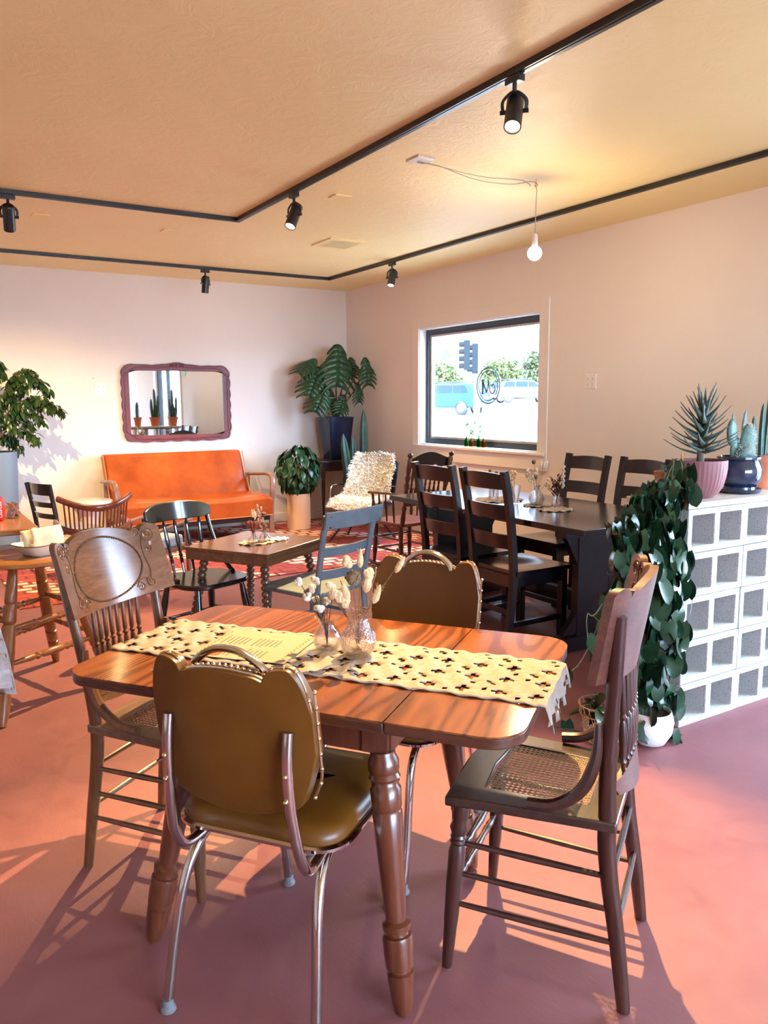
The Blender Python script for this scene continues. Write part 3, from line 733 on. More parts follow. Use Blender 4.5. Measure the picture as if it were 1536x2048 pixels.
# ------------------------------------------------------------------ vinyl dinette chairs
M['rubber'] = mat('grey_rubber_foot', (.16, .16, .17), .5)
def vinyl_chair(label, loc, rz):
    t = thing('dinette_chair', label, 'chair', loc, rz, 'gold vinyl dinette chairs')
    def so(k, dz):  # seat outline
        o = []
        for x, y in rrect(.43 * k, .42 * k, .07, 6, 0, .01): o.append((x * (1 + .10 * (y)), y))
        return o
    b = B(); rings = []
    for k, z in ((.90, .428), (.985, .436), (1.0, .452), (.985, .468), (.93, .480), (.80, .487), (.5, .491), (.2, .492)):
        rings.append([b.bm.verts.new((x, y, z)) for x, y in so(k, 0)])
    n = len(rings[0])
    for a, c in zip(rings, rings[1:]):
        for i in range(n): b.face((a[i], a[(i + 1) % n], c[(i + 1) % n], c[i]))
    b.face(rings[0][::-1]); b.face(rings[-1])
    se = obj('seat', b, M['vinyl'], t)
    b = B()
    pts = [(x * 1.012, y, .4375) for x, y in so(1.0, 0)]; b.tube(pts, .0075, 6, closed=True, flat=1.3)
    obj('seat_trim', b, M['chrome'], se)
    # back cushion: scalloped top
    def top(x):
        a = abs(x)
        if a > .105: return .862 + .020 * math.sqrt(max(0, 1 - ((a - .148) / .045) ** 2)) - (0 if a < .15 else .085 * ((a - .15) / .048) ** 2.2)
        return .866 - .010 * math.cos(a / .105 * PI) * 0 - .014 * ((a / .105) ** 6) + .004 * math.cos(a / .105 * PI)
    def bot(x): a = abs(x); return .530 + .03 * (a / .16) ** 2 + (.0 if a < .150 else .115 * ((a - .15) / .048) ** 1.5)
    def bow(x, z): return -.215 - .16 * (z - .53) - .030 * (1 - (x / .2) ** 2)
    bk = obj('backrest', B().panel(-.198, .198, top, bot, .036, bow, 64, 14, -.015), M['vinyl'], t, bevel=.006)
    # nail heads and piping round the edge
    b = B(); nb = []
    edge = []
    for i in range(15): z = .58 + .25 * i / 14; edge.append((.199 if z > .64 else .199 - .02 * ((.64 - z) / .06) ** 1.5, z))
    for s in (-1, 1):
        P = [(s * x, bow(x, z) + .003, z) for x, z in edge]; b.tube(P, .0035, 5)
        nb += [(s * (x + .001), bow(x, z) + .002, z) for x, z in edge[::2]]
        nb += [(s * a, bow(a, .87) + .003, top(a) + .001) for a in (.19, .165, .14, .115)]
    b.tube([(x, bow(x, .87) + .002, top(x) + .001) for x in [-.195 + .39 * i / 60 for i in range(61)]], .003, 5)
    obj('piping', b, M['brass'], bk)
    for i in range(13): x = -.088 + .176 * i / 12; nb.append((x, bow(x, .87) + .018, top(x) + .001))
    n0 = None
    for p in nb:
        if n0 is None: n0 = obj('nail_head', B().ball((0, 0, 0), .0052, 8), M['brass'], bk); n0.location = p
        else: n1 = n0.copy(); col.objects.link(n1); n1.parent = bk; n1.location = p
    P = spline([(-.092, -.262, .850), (-.078, -.266, .872), (-.04, -.270, .897), (0, -.272, .905), (.04, -.270, .897), (.078, -.266, .872), (.092, -.262, .850)], 5)
    obj('grab_handle', B().tube(P, .0085, 8, flat=1.5), M['chrome'], bk)
    for s in (-1, 1):
        # bracket up the back, bending under the seat
        P = spline([(s * .148, -.282, .745), (s * .148, -.290, .68), (s * .150, -.288, .60), (s * .155, -.278, .52), (s * .160, -.262, .455), (s * .160, -.225, .405), (s * .155, -.15, .402), (s * .150, .0, .412), (s * .150, .15, .418)], 6)
        fr = obj('frame_tube', B().tube(P, .0125, 10), M['chrome'], t)
        sb = B()
        for z in (.655, .60): sb.ball((s * .149, -.302, z), .006, 8)
        obj('screw_head', sb, M['brass'], fr)
        P = spline([(s * .155, -.02, .412), (s * .158, -.10, .402), (s * .165, -.17, .370), (s * .175, -.215, .30), (s * .185, -.245, .18), (s * .193, -.272, .03)], 6)
        l = obj('back_leg', B().tube(P, .0125, 10), M['chrome'], t)
        obj('foot_cap', B().lathe([(.013, 0), (.019, .001), (.019, .007), (.014, .012), (.013, .03)], (s * .194, -.274, 0), 12), M['rubber'], l)
        P = spline([(s * .150, .03, .415), (s * .150, .12, .408), (s * .150, .175, .375), (s * .153, .205, .30), (s * .158, .235, .14), (s * .160, .262, .03)], 6)
        l = obj('front_leg', B().tube(P, .0125, 10), M['chrome'], t)
        obj('foot_cap', B().lathe([(.013, 0), (.019, .001), (.019, .007), (.014, .012), (.013, .03)], (s * .160, .264, 0), 12), M['rubber'], l)
    return t
vc = vinyl_chair('gold vinyl dinette chair with chrome legs, nearest the camera with its back turned', (.778, 1.705, 0), R(-53))
dup(vc, (1.30, 2.045, 0), R(121), 'gold vinyl dinette chair facing the camera from the far side of the laminate table')
# ------------------------------------------------------------------ dark dining table and ladder-back chairs
dt = thing('trestle_table', 'long espresso-stained trestle dining table below the window', 'table', (3.47, 3.82, 0), 0)
obj('tabletop', B().box((0, 0, .735), (.94, 1.90, .035)), M['darkwoody'], dt, smooth=False, bevel=.004)
for s in (-1, 1):
    b = B()
    y = s * .68
    b.panel(-.25, .25, lambda x: .71, lambda x: .09, .05, None, 2, 2, y - .025)
    b.box((0, y, .05), (.72, .09, .08)); b.box((0, y, .69), (.74, .09, .05))
    for q in (-1, 1): b.prism([(q * .36, .10), (q * .25, .10), (q * .25, .22)] if q > 0 else [(q * .36, .10), (q * .25, .22), (q * .25, .10)], y - .02, y + .02, Matrix(((1, 0, 0, 0), (0, 0, 1, 0), (0, 1, 0, 0), (0, 0, 0, 1)))); b.prism([(q * .25, .5), (q * .36, .69), (q * .25, .69)], y - .02, y + .02, Matrix(((1, 0, 0, 0), (0, 0, 1, 0), (0, 1, 0, 0), (0, 0, 0, 1))))
    obj('trestle_leg', b, M['darkwood'], dt, smooth=False)
obj('stretcher', B().box((0, 0, .22), (.06, 1.32, .10)), M['darkwood'], dt, smooth=False, bevel=.004)
def ladder_chair(label, loc, rz):
    t = thing('ladder_back_chair', label, 'chair', loc, rz, 'ladder-back chairs at the dark table')
    for s in (-1, 1):
        P = spline([(s * .185, -.235, 0), (s * .185, -.20, .25), (s * .185, -.19, .45), (s * .188, -.22, .75), (s * .190, -.275, 1.03)], 5)
        b = B()
        for p0, p1 in zip(P, P[1:]): pass
        b.tube(P, .0265, 4, flat=.85, ref=(1, 1, 0)); obj('back_post', b, M['darkwood'], t, smooth=False)
        obj('front_leg', B().bar((s * .185, .20, 0), (s * .185, .20, .42), .042, .042), M['darkwood'], t, smooth=False, bevel=.002)
        obj('side_rail', B().bar((s * .187, -.19, .13), (s * .187, .20, .13), .02, .03), M['darkwood'], t, smooth=False)
        obj('side_rail', B().bar((s * .187, -.19, .385), (s * .187, .20, .385), .022, .07), M['darkwood'], t, smooth=False)
    obj('front_rail', B().bar((-.187, .20, .385), (.187, .20, .385), .022, .07), M['darkwood'], t, smooth=False)
    obj('front_rail', B().bar((-.187, .20, .20), (.187, .20, .20), .018, .03), M['darkwood'], t, smooth=False)
    obj('back_rail', B().bar((-.187, -.205, .20), (.187, -.205, .20), .018, .03), M['darkwood'], t, smooth=False)
    obj('back_rail', B().bar((-.187, -.192, .385), (.187, -.192, .385), .022, .07), M['darkwood'], t, smooth=False)
    # saddle seat
    b = B(); g = {}
    N = 14
    for i in range(N + 1):
        for j in range(N + 1):
            x = -.215 + .43 * i / N; y = -.185 + .415 * j / N
            z = .448 - .016 * math.exp(-((x / .13) ** 2 + ((y) / .14) ** 2))
            g[i, j] = b.bm.verts.new((x, y, z))
    for i in range(N):
        for j in range(N): b.face((g[i, j], g[i + 1, j], g[i + 1, j + 1], g[i, j + 1]))
    b.box((0, .0225, .4255), (.4299, .4149, .010))
    obj('seat', B_solid(b), M['darkwoody'], t)
    for zc_, h, yb in ((.965, .085, -.262), (.79, .085, -.230), (.615, .085, -.205)):
        def bow(x, z, yb=yb, zc_=zc_): return yb - .18 * (z - zc_) - .03 * (1 - (x / .18) ** 2)
        obj('back_slat', B().panel(-.180, .180, lambda x: zc_ + h / 2 + (.012 * (1 - (x / .18) ** 2) if zc_ > .9 else 0), lambda x: zc_ - h / 2 + .0, .018, bow, 16, 2), M['darkwoodx'], t)
    return t
def B_solid(b):
    e = bmesh.ops.extrude_face_region(b.bm, geom=[f for f in b.bm.faces if len(f.verts) == 4 and f.calc_center_median().z > .432])
    for v in e['geom']:
        if isinstance(v, bmesh.types.BMVert): v.co.z -= .02
    return b
lc = ladder_chair('espresso ladder-back chair on the near side of the dark table, closer to the camera', (3.155, 3.56, 0), R(-90))
dup(lc, (3.17, 4.09, 0), R(-88), 'espresso ladder-back chair on the near side of the dark table, beside the spindle rocker')
dup(lc, (4.03, 4.10, 0), R(90), 'espresso ladder-back chair against the window wall, left of its twin there')
dup(lc, (4.06, 3.60, 0), R(90), 'espresso ladder-back chair against the window wall, half hidden by the trailing plant')

# arched rocker with red seat, its back to the end of the table
rk = thing('rocking_chair', 'mahogany rocking chair with ball-tipped posts and a worn red seat behind the dark table', 'rocking chair', (3.70, 5.62, 0), R(6))
for s in (-1, 1):
    P0 = (s * .20, -.20, .40); P1 = (s * .225, -.34, 1.01)
    obj('back_post', B().turn(P0, P1, [(0, .018), (.1, .022), (.2, .016), (.24, .024), (.28, .014), (.5, .017), (.56, .024), (.60, .014), (.66, .024), (.70, .015), (.76, .020), (.9, .022), (.93, .013), (.95, .022), (.98, .022), (1, .008)], 12), M['redwood2'], rk)
    obj('rocker', B().tube(spline([(s * .20, -.42, .10), (s * .20, -.25, .035), (s * .20, 0, .017), (s * .20, .22, .03), (s * .20, .36, .075)], 6), .017, 4, ref=(1, 0, 1)), M['redwood2'], rk, smooth=False)
    for y, yt in ((-.19, -.16), (.19, .17)): obj('leg', B().turn((s * .20, y, .03), (s * .185, yt, .385), [(0, .014), (.2, .016), (.3, .022), (.45, .018), (.55, .024), (.62, .016), (.8, .022), (1, .018)], 10), M['redwood2'], rk)
    obj('arm_rest', B().tube([(s * .215, -.235, .66), (s * .225, 0, .655), (s * .225, .22, .645)], [.015, .02, .022], 8, flat=.5, ref=(1, 0, 0)), M['redwood2'], rk)
    obj('arm_support', B().turn((s * .205, .17, .41), (s * .22, .18, .645), [(0, .012), (.2, .018), (.35, .011), (.5, .019), (.7, .011), (1, .012)], 10), M['redwood2'], rk)
    for y in (-.1, 0.0, .09): obj('arm_spindle', B().turn((s * .205, y, .41), (s * .22, y, .645), [(0, .007), (.5, .011), (1, .007)], 8), M['redwood2'], rk)
    for z in (.17, .27): obj('side_rung', B().turn((s * .195, -.18, z), (s * .195, .18, z), [(0, .008), (.5, .011), (1, .008)], 8), M['redwood2'], rk)
for z in (.16, .26): obj('front_rung', B().turn((-.19, .18, z), (.19, .18, z), [(0, .008), (.3, .012), (.5, .009), (.7, .012), (1, .008)], 8), M['redwood2'], rk)
obj('seat', B().prism(rrect(.47, .44, .05), .385, .415), M['redchair'], rk, bevel=.006)
def rbow(x, z): return -.225 - .19 * (z - .5)
obj('crest_rail', B().panel(-.215, .215, lambda x: .955 + .055 * math.cos(x / .215 * PI / 2) ** 1.4, lambda x: .885 - .02 * math.cos(x * 40) * (abs(x) < .16), .02, rbow, 40, 5), M['darkwood'], rk)
obj('lower_rail', B().panel(-.205, .205, lambda x: .60, lambda x: .56, .018, rbow, 8, 2), M['redwood2'], rk)
for i in range(7):
    x = -.15 + .05 * i
    obj('spindle', B().turn((x, rbow(0, .59) + .01, .59), (x, rbow(0, .89) + .01, .89), [(0, .007), (.3, .012), (.45, .007), (.5, .011), (.55, .007), (.7, .012), (1, .007)], 8), M['redwood2'], rk)

# things on the dark table
def doily(name, label, x, y, z, r, m, sq=1.0, seed=1):
    b = B(); rg = []; rn_ = random.Random(seed); n = 40
    for k, rr in enumerate((.12, .35, .6, .8, .92, 1.0)):
        rg.append([b.bm.verts.new((x + rr * r * math.cos(2 * PI * i / n) * (1 + (.06 * math.sin(i * 2.5) if rr == 1 else 0)), y + sq * rr * r * math.sin(2 * PI * i / n) * (1 + (.06 * math.sin(i * 2.5) if rr == 1 else 0)), z + .003 + (.004 * math.sin(i * 1.57 + seed) * rr ** 3 + rn_.uniform(0, .002)))) for i in range(n)])
    for k, (a, c) in enumerate(zip(rg, rg[1:])):
        for i in range(n):
            if k in (1, 3) and i % 3 == 0: continue
            b.face((a[i], a[(i + 1) % n], c[(i + 1) % n], c[i]))
    b.face(rg[0])
    o = obj(name, b, m, solid=.002); tag(o, label, 'doily'); return o
M['oldlace'] = mottled('grey_beige_lace', (.46, .36, .28), (.30, .22, .18), 60, .9, .5)
TZ = .7535
doily('table_doily', 'beige lace doily on the dark table under the patterned glass tumbler vase', 3.46, 4.10, TZ, .17, M['oldlace'], .9, 1)
doily('table_doily', 'beige lace doily on the dark table, between the round vase and the small vase', 3.50, 3.74, TZ, .12, M['oldlace'], .7, 2)
doily('table_doily', 'pale brown lace doily nearest the near end of the dark table', 3.43, 3.52, TZ, .115, M['lace'], .8, 3)
zt = TZ + .005
def dried(t, kind, seed):
    q = random.Random(seed)
    def rr(a, b_): return q.uniform(a, b_)
    if kind == 'mix':
        sp_ = [(rr(0, 6.28), rr(.02, .08), rr(.16, .30)) for _ in range(9)]
        stems(t, sp_, M['drystem']); tails(t, [(a, s_, h, .06, .010) for a, s_, h in sp_[:4]], M['drywhite'], fluff=10)
        b = B()
        for a, s_, h in sp_[4:6]: b.ball((s_ * math.cos(a), s_ * math.sin(a), h), .015, 8)
        obj('seed_pod', b, M['drybrown'], t); b = B()
        for a, s_, h in sp_[6:]:
            for k in range(8): b.ball((s_ * math.cos(a) + rr(-.02, .02), s_ * math.sin(a) + rr(-.02, .02), h - k * .008), .009, 6)
        obj('petal_cluster', b, M['drywhite'], t)
    elif kind == 'red':
        sp_ = [(rr(0, 6.28), rr(.01, .04), rr(.12, .20)) for _ in range(8)]
        stems(t, sp_, M['darkstem']); b = B()
        for a, s_, h in sp_:
            for k in range(7): b.leaf((s_ * .8 * math.cos(a), s_ * .8 * math.sin(a), h * (.45 + .08 * k)), (math.cos(a + k), math.sin(a + k), 1.6), (0, 0, 1), .035, .016, lambda u: math.sin(PI * min(1, u * .95 + .05)), n=3)
        obj('maroon_leaves', b, M['dryred'], t); b = B()
        for k in range(14): b.ball((.03 + .006 * math.sin(k * 2), -.03 + .004 * math.cos(k * 2.2), .12 + .010 * k), .008, 6, (1, 1, 1.3))
        obj('white_buds', b, M['drywhite'], t)
    elif kind == 'dark':
        sp_ = [(rr(0, 6.28), rr(.01, .04), rr(.14, .20)) for _ in range(6)]
        stems(t, sp_, M['darkstem']); b = B()
        for a, s_, h in sp_: b.ball((s_ * math.cos(a), s_ * math.sin(a), h), .012, 7)
        obj('seed_heads', b, M['drybrown'], t)
    elif kind == 'cream':
        sp_ = [(rr(0, 6.28), rr(.03, .10), rr(.10, .20)) for _ in range(6)]
        stems(t, sp_, M['drystem']); b = B()
        for a, s_, h in sp_:
            for k in range(7): b.ball((s_ * math.cos(a) + rr(-.015, .015), s_ * math.sin(a) + rr(-.015, .015), h + rr(-.02, .02)), .011, 7)
        obj('petal_cluster', b, M['drypale'], t)
TU = [(.030, 0), (.034, .004), (.034, .05), (.032, .07), (.030, .085), (.033, .105)]
v = vase('tumbler_vase', 'patterned glass tumbler of dark dried heads on the dark table, leftmost there', 3.44, 4.13, zt, TU, M['vase_ptn']); dried(v, 'dark', 3)
CV = [(.024, 0), (.020, .006), (.028, .05), (.036, .10), (.038, .115)]
v = vase('cone_vase', 'tall cut-glass vase with cream dried petals on the dark table, beside a chair back', 3.43, 3.90, zt, CV, M['vase_ptn']); dried(v, 'cream', 4)
RV = [(.026, 0), (.040, .006), (.052, .03), (.052, .05), (.040, .075), (.020, .092), (.018, .11), (.026, .125)]
v = vase('round_vase', 'round-bellied glass vase with the fullest dried bouquet on the dark table', 3.48, 3.75, zt, RV, M['vase_ptn']); dried(v, 'mix', 12)
SV = [(.030, 0), (.034, .004), (.034, .03), (.026, .055), (.015, .072), (.015, .088), (.020, .095)]
v = vase('small_vase', 'small ribbed glass vase with maroon leaves and white buds on the dark table', 3.53, 3.62, zt, SV, M['vase'], wob=lambda j, z: 1 + .03 * math.cos(j * PI)); dried(v, 'red', 5)
# bottles on the sill
def bottle(name, label, y, m, h, seed):
    t = thing(name, label, 'bottle', (XR + .022, y, WZ0 + .012), 0, 'small bottles on the window sill')
    k = h / .10
    obj('glass_body', B().lathe([(.018, 0), (.021, .003 * k), (.021, .055 * k), (.016, .068 * k), (.009, .078 * k), (.009, .095 * k), (.011, .10 * k)], n=14), m, t)
    b = B(); q = random.Random(seed); S = B()
    for i in range(3):
        a = q.uniform(0, 6.28); L_ = q.uniform(.05, .14); P = spline([(0, 0, .05 * k), (.015 * math.cos(a), .02 * math.sin(a), .1 * k + L_ * .5), (.03 * math.cos(a), .05 * math.sin(a), .1 * k + L_)], 3); S.tube(P, .0015, 4)
        for p in P[3:]: b.leaf(p, (q.uniform(-1, 1), q.uniform(-1, 1), .4), (0, 0, 1), .045, .026, lambda u: math.sin(PI * min(1, u * .9 + .1)), n=3)
    obj('stems', S, M['leaf3'], t); obj('leaves', b, M['leaf3'], t)
bottle('green_bottle', 'green glass bottle with a sprig, left end of the row on the window sill', 6.215, M['greenglass'], .10, 1)
bottle('amber_bottle', 'amber glass bottle second from the left on the window sill', 6.14, M['amberglass'], .085, 2)
bottle('green_bottle', 'green glass bottle with the tallest sprig on the window sill', 6.02, M['greenglass'], .11, 3)
bottle('amber_bottle', 'amber glass bottle at the right end of the row on the window sill', 5.95, M['amberglass'], .09, 4)

# ------------------------------------------------------------------ block counter
def cinder():
    b = B(); X = [0, .028, .178, .214, .366, .394]; Zs = [0, .028, .162, .190]; D = .192
    def V(x, y, z): return b.bm.verts.new((x, y, z))
    F = {(i, j, k): V(X[i], k * D, Zs[j]) for i in range(6) for j in range(4) for k in (0, 1)}
    hole = {(1, 1), (3, 1)}
    for i in range(5):
        for j in range(3):
            if (i, j) in hole:
                for a, c in (((i, j), (i + 1, j)), ((i + 1, j), (i + 1, j + 1)), ((i + 1, j + 1), (i, j + 1)), ((i, j + 1), (i, j))):
                    b.face((F[a + (0,)], F[c + (0,)], F[c + (1,)], F[a + (1,)]))
            else:
                for k in (0, 1): b.face((F[i, j, k], F[i + 1, j, k], F[i + 1, j + 1, k], F[i, j + 1, k]))
    for i in range(5):
        for j in (0, 3): b.face((F[i, j, 0], F[i + 1, j, 0], F[i + 1, j, 1], F[i, j, 1]))
    for j in range(3):
        for i in (0, 5): b.face((F[i, j, 0], F[i, j + 1, 0], F[i, j + 1, 1], F[i, j, 1]))
    return b
BX, BY = 2.811, 2.105
blk0 = None
rown = ['bottom', 'second-lowest', 'middle', 'second-highest', 'top']
coln = ['at the left end beside the trailing plant', 'second from the left end', 'third from the left end', 'second from the window wall', 'against the window wall']
for c in range(5):
    for r_ in range(5):
        lab = 'pale cinder block, %s course, %s' % (rown[r_], coln[c])
        loc = (BX + .3965 * c + rnd.uniform(-.001, .001), BY + rnd.uniform(-.004, .004), .1932 * r_)
        if blk0 is None:
            blk0 = obj('cinder_block', cinder(), M['block'], smooth=False, bevel=.004); tag(blk0, lab, 'block', 'cinder blocks of the counter'); blk0.location = loc
        else:
            o = blk0.copy(); col.objects.link(o); o.location = loc; o['label'] = lab
tag(obj('counter_slab', B().box(((2.79 + XR) / 2, 2.255, .9795), (XR - 2.79, .335, .024)), M['slab'], smooth=False, bevel=.003), 'pale slab lying on top of the cinder block counter', 'countertop')
SZ = .9925
# ribbed pink pot with a spiky aloe
pp = thing('aloe_pot', 'ribbed pink clay pot with a tall spiky aloe on the block counter', 'potted plant', (3.035, 2.225, SZ), 0)
prof = [(.062, 0), (.066, .006), (.080, .018), (.098, .05), (.108, .09), (.113, .13), (.114, .165), (.110, .165), (.108, .155)]
obj('pot', B().lathe(prof, n=144, cap1=False, wob=lambda j, z: 1 + (.022 * abs(math.sin(j * PI / 4)) if .008 < z < .15 else .012)), M['pink'], pp)
obj('soil', B().lathe([(.108, .148), (.05, .152), (.01, .153)], n=24), M['soil'], pp)
obj('stem', B().tube(spline([(0, 0, .14), (.003, 0, .25), (.012, 0, .36)], 5), .017, 10), M['bark'], pp)
b = B(); q = random.Random(5)
for i in range(54):
    f = i / 53; a = i * 2.399; z = .185 + .20 * f; el = R(8 + 62 * f ** 1.6); L_ = .155 - .035 * f + q.uniform(-.015, .015)
    d = (math.cos(a) * math.cos(el), math.sin(a) * math.cos(el), math.sin(el))
    b.leaf((.010 * f + .006 * math.cos(a), .006 * math.sin(a), z), d, (0, 0, 1), L_, .030, lambda u: (1 - u) ** .75 * (.75 + .5 * math.sin(PI * min(1, u * 2))) if u < 1 else 0.02, droop=-.28 + .2 * f, fold=.5, n=6)
obj('aloe_leaves', b, mottled('grey_green_aloe', (.085, .13, .105), (.045, .08, .065), 20, .4, .05), pp, solid=.003)
# navy pot, saucer, prickly pear
bp = thing('cactus_pot', 'glossy navy pot on a saucer holding a fuzzy prickly pear, on the block counter', 'potted plant', (3.335, 2.235, SZ), 0)
obj('saucer', B().lathe([(.075, 0), (.098, .006), (.104, .020), (.099, .020), (.09, .010), (.02, .008)], n=32), M['blueglaze'], bp)
obj('pot', B().lathe([(.070, .010), (.078, .016), (.076, .028), (.092, .05), (.103, .08), (.104, .11), (.094, .14), (.088, .15), (.099, .158), (.099, .168), (.090, .168), (.086, .15)], n=40, cap1=False), M['blueglaze'], bp)
obj('soil', B().lathe([(.088, .150), (.01, .154)], n=20), M['soil'], bp)
M['cactus'] = mottled('blue_green_cactus', (.045, .115, .085), (.022, .065, .05), 14, .55, .1)
M['spine'] = mat('pale_spines', (.80, .78, .70), .7)
def pad(parent, c, r, h, tx, rz, name='cactus_pad', ns=90, fuzz=1):
    Mx = Matrix.Translation(c) @ Matrix.Rotation(rz, 4, 'Z') @ Matrix.Rotation(tx, 4, 'Y')
    b = B(); b.ball((0, 0, h / 2), 1, 16, (r, r * .35, h / 2), Mx)
    o = obj(name, b, M['cactus'], parent); s = B()
    for k in range(ns):
        u = rnd.uniform(-1, 1); th = rnd.uniform(0, 6.28); p = Vector((math.cos(th) * math.sqrt(1 - u * u) * r, math.sin(th) * math.sqrt(1 - u * u) * r * .35, h / 2 + u * h / 2))
        nn = Vector((p.x / r ** 2, p.y / (r * .35) ** 2, (p.z - h / 2) / (h / 2) ** 2)).normalized()
        s.tube([Mx @ p, Mx @ (p + nn * .010 + Vector((rnd.uniform(-.004, .004), 0, rnd.uniform(-.004, .004))))], [.0009, .0003], 3, cap=False)
    obj('spines', s, M['spine'], o)
pad(bp, (-.045, 0, .145), .040, .12, R(8), .2, ns=70); pad(bp, (-.060, .0, .215), .050, .13, R(-14), .3, ns=20); pad(bp, (.012, -.02, .15), .042, .17, R(4), -.2, ns=420)
pad(bp, (.0, -.035, .145), .06, .07, R(0), 0, ns=300); pad(bp, (.060, .01, .17), .058, .14, R(22), .1, ns=160); pad(bp, (.045, .02, .24), .018, .14, R(6), .1, ns=60); pad(bp, (-.066, 0, .335), .008, .035, 0, 0, ns=20)
# terracotta pots further along the counter (seen at the edge of the frame and in the mirror)
def tpot(label, x, y, kind, r=.09, seed=0):
    t = thing('terracotta_pot', label, 'potted plant', (x, y, SZ), 0)
    obj('pot', B().lathe([(r * .68, 0), (r * .92, .13), (r * .95, .13), (r * 1.04, .132), (r * 1.06, .165), (r * .98, .165), (r * .92, .15)], n=28, cap1=False), M['terracotta'], t)
    obj('soil', B().lathe([(r * .93, .148), (.01, .152)], n=16), M['soil'], t)
    q = random.Random(seed)
    cols = {'column': [(0, 0, .30, .030)], 'cluster': [(0, 0, .55, .028), (.04, .02, .42, .026), (-.04, .01, .36, .024), (.02, -.04, .30, .022), (-.03, -.03, .24, .02)], 'thin': [(0, 0, .26, .012), (.03, 0, .32, .010), (-.03, .01, .2, .012)]}[kind]
    for (cx, cy, h, rr) in cols:
        P = spline([(cx, cy, .13), (cx * 1.3 + q.uniform(-.01, .01), cy * 1.3, .13 + h * .5), (cx * 1.6, cy * 1.6, .15 + h)], 6)
        b = B(); n = len(P); rings = []
        for i, p in enumerate(P):
            k = rr * (1 - .9 * (i / (n - 1)) ** 8); rings.append([b.bm.verts.new(Vector(p) + Vector((math.cos(2 * PI * j / 20), math.sin(2 * PI * j / 20), 0)) * k * (1 + .16 * math.cos(2 * PI * j / 20 * 5))) for j in range(20)])
        for a_, c_2 in zip(rings, rings[1:]):
            for j in range(20): b.face((a_[j], a_[(j + 1) % 20], c_2[(j + 1) % 20], c_2[j]))
        b.face(rings[-1]); obj('cactus_column', b, M['cactus'], t)
tpot('terracotta pot with a thin cactus, cut off by the right edge of the photo', 3.585, 2.29, 'thin', .095, 3)
tpot('terracotta pot with a single cactus column, seen in the mirror between two others', 3.86, 2.24, 'column', .075, 1)
tpot('wide terracotta pot with a tall branching cactus, seen in the mirror by the door', 4.18, 2.24, 'cluster', .10, 2)
tpot('terracotta pot with many dark cactus columns, closest to the window wall', 4.52, 2.25, 'cluster', .10, 8)
# ------------------------------------------------------------------ rug, sofa corner
rg = obj('rug', B().box((0, 0, .004), (4.1, 2.62, .008)), M['rug'], smooth=False)
rg.location = (2.69, 7.17, .0005); tag(rg, 'red woven rug with cream brick pattern under the sofa corner', 'rug')

sf = thing('sofa', 'orange leather sofa with bentwood arms against the back wall, below the mirror', 'sofa', (2.555, 8.02, .009), R(0))
# local: faces -y ; seat front y=-.42, back y=.30
b = B()
b.panel(-.755, .755, lambda x: .885 + .0 * x, lambda x: .40, .13, lambda x, z: .16 + .22 * (z - .40) / .48 - .012 * math.sin(PI * (x + .755) / 1.51) + .02 * (abs(x) / .755) ** 8, 40, 10)
o_ = obj('backrest', b, M['saddle'], sf, bevel=.03)
def seat_top(x, y): return .435 + .018 * math.sin(PI * min(1, max(0, (y + .42) / .6))) - .010 * math.exp(-((x - .1) / .25) ** 2) + .006 * math.sin(x * 9 + 1)
b = B(); g = {}
NX, NY = 40, 12
for i in range(NX + 1):
    for j in range(NY + 1):
        x = -.775 + 1.55 * i / NX; y = -.42 + .62 * j / NY; e = 1 - max(0, 1 - (j / NY) * 8)
        g[i, j] = b.bm.verts.new((x, y, seat_top(x, y) - .03 * (1 - e) ** 2 - .02 * max(0, abs(x) - .74) / .035))
for i in range(NX):
    for j in range(NY): b.face((g[i, j], g[i + 1, j], g[i + 1, j + 1], g[i, j + 1]))
low = {}
for i in range(NX + 1): low[i] = b.bm.verts.new((g[i, 0].co.x, -.405, .235))
for i in range(NX): b.face((g[i, 0], low[i], low[i + 1], g[i + 1, 0]))
lb = [b.bm.verts.new((g[0, j].co.x, g[0, j].co.y, .235)) for j in range(1, NY + 1)]; rb = [b.bm.verts.new((g[NX, j].co.x, g[NX, j].co.y, .235)) for j in range(1, NY + 1)]
lb = [low[0]] + lb; rb = [low[NX]] + rb
for j in range(NY): b.face((g[0, j], g[0, j + 1], lb[j + 1], lb[j])); b.face((g[NX, j], rb[j], rb[j + 1], g[NX, j + 1]))
b.face(lb + rb[::-1])
obj('seat_cushion', b, M['saddle'], sf)
b = B()
for x in (-.757, .757): b.tube([(x, .155 + .22 * (z - .40) / .48, z) for z in (.44, .55, .66, .78, .875)], .006, 6)
b.tube([(x, -.414, .238) for x in (-.77, 0, .77)], .005, 6)
obj('piping', b, M['piping'], sf)
for s in (-1, 1):
    P = spline([(s * .80, .25, .62), (s * .81, .0, .640), (s * .81, -.22, .655), (s * .81, -.33, .62), (s * .80, -.36, .50), (s * .79, -.345, .33), (s * .78, -.36, .02)], 6)
    obj('arm', B().tube(P, .030, 8, flat=.62, ref=(1, 0, 0)), M['sofawood'], sf)
    obj('back_leg', B().bar((s * .76, .27, 0), (s * .77, .25, .64), .045, .03), M['sofawood'], sf, smooth=False, bevel=.004)
obj('base_frame', B().box((0, -.08, .205), (1.5, .6, .05)), M['darkwood'], sf, smooth=False)

st = thing('side_table', 'round off-white pedestal side table at the left end of the orange sofa', 'side table', (1.515, 7.78, .009))
obj('tabletop', B().lathe([(.16, .455), (.205, .462), (.215, .478), (.212, .494), (.20, .50), (.01, .502)], n=40), M['greywhite'], st)
obj('pedestal', B().lathe([(.15, 0), (.155, .02), (.14, .06), (.10, .12), (.085, .25), (.10, .36), (.14, .43), (.15, .455)], n=32), M['greywhite'], st)

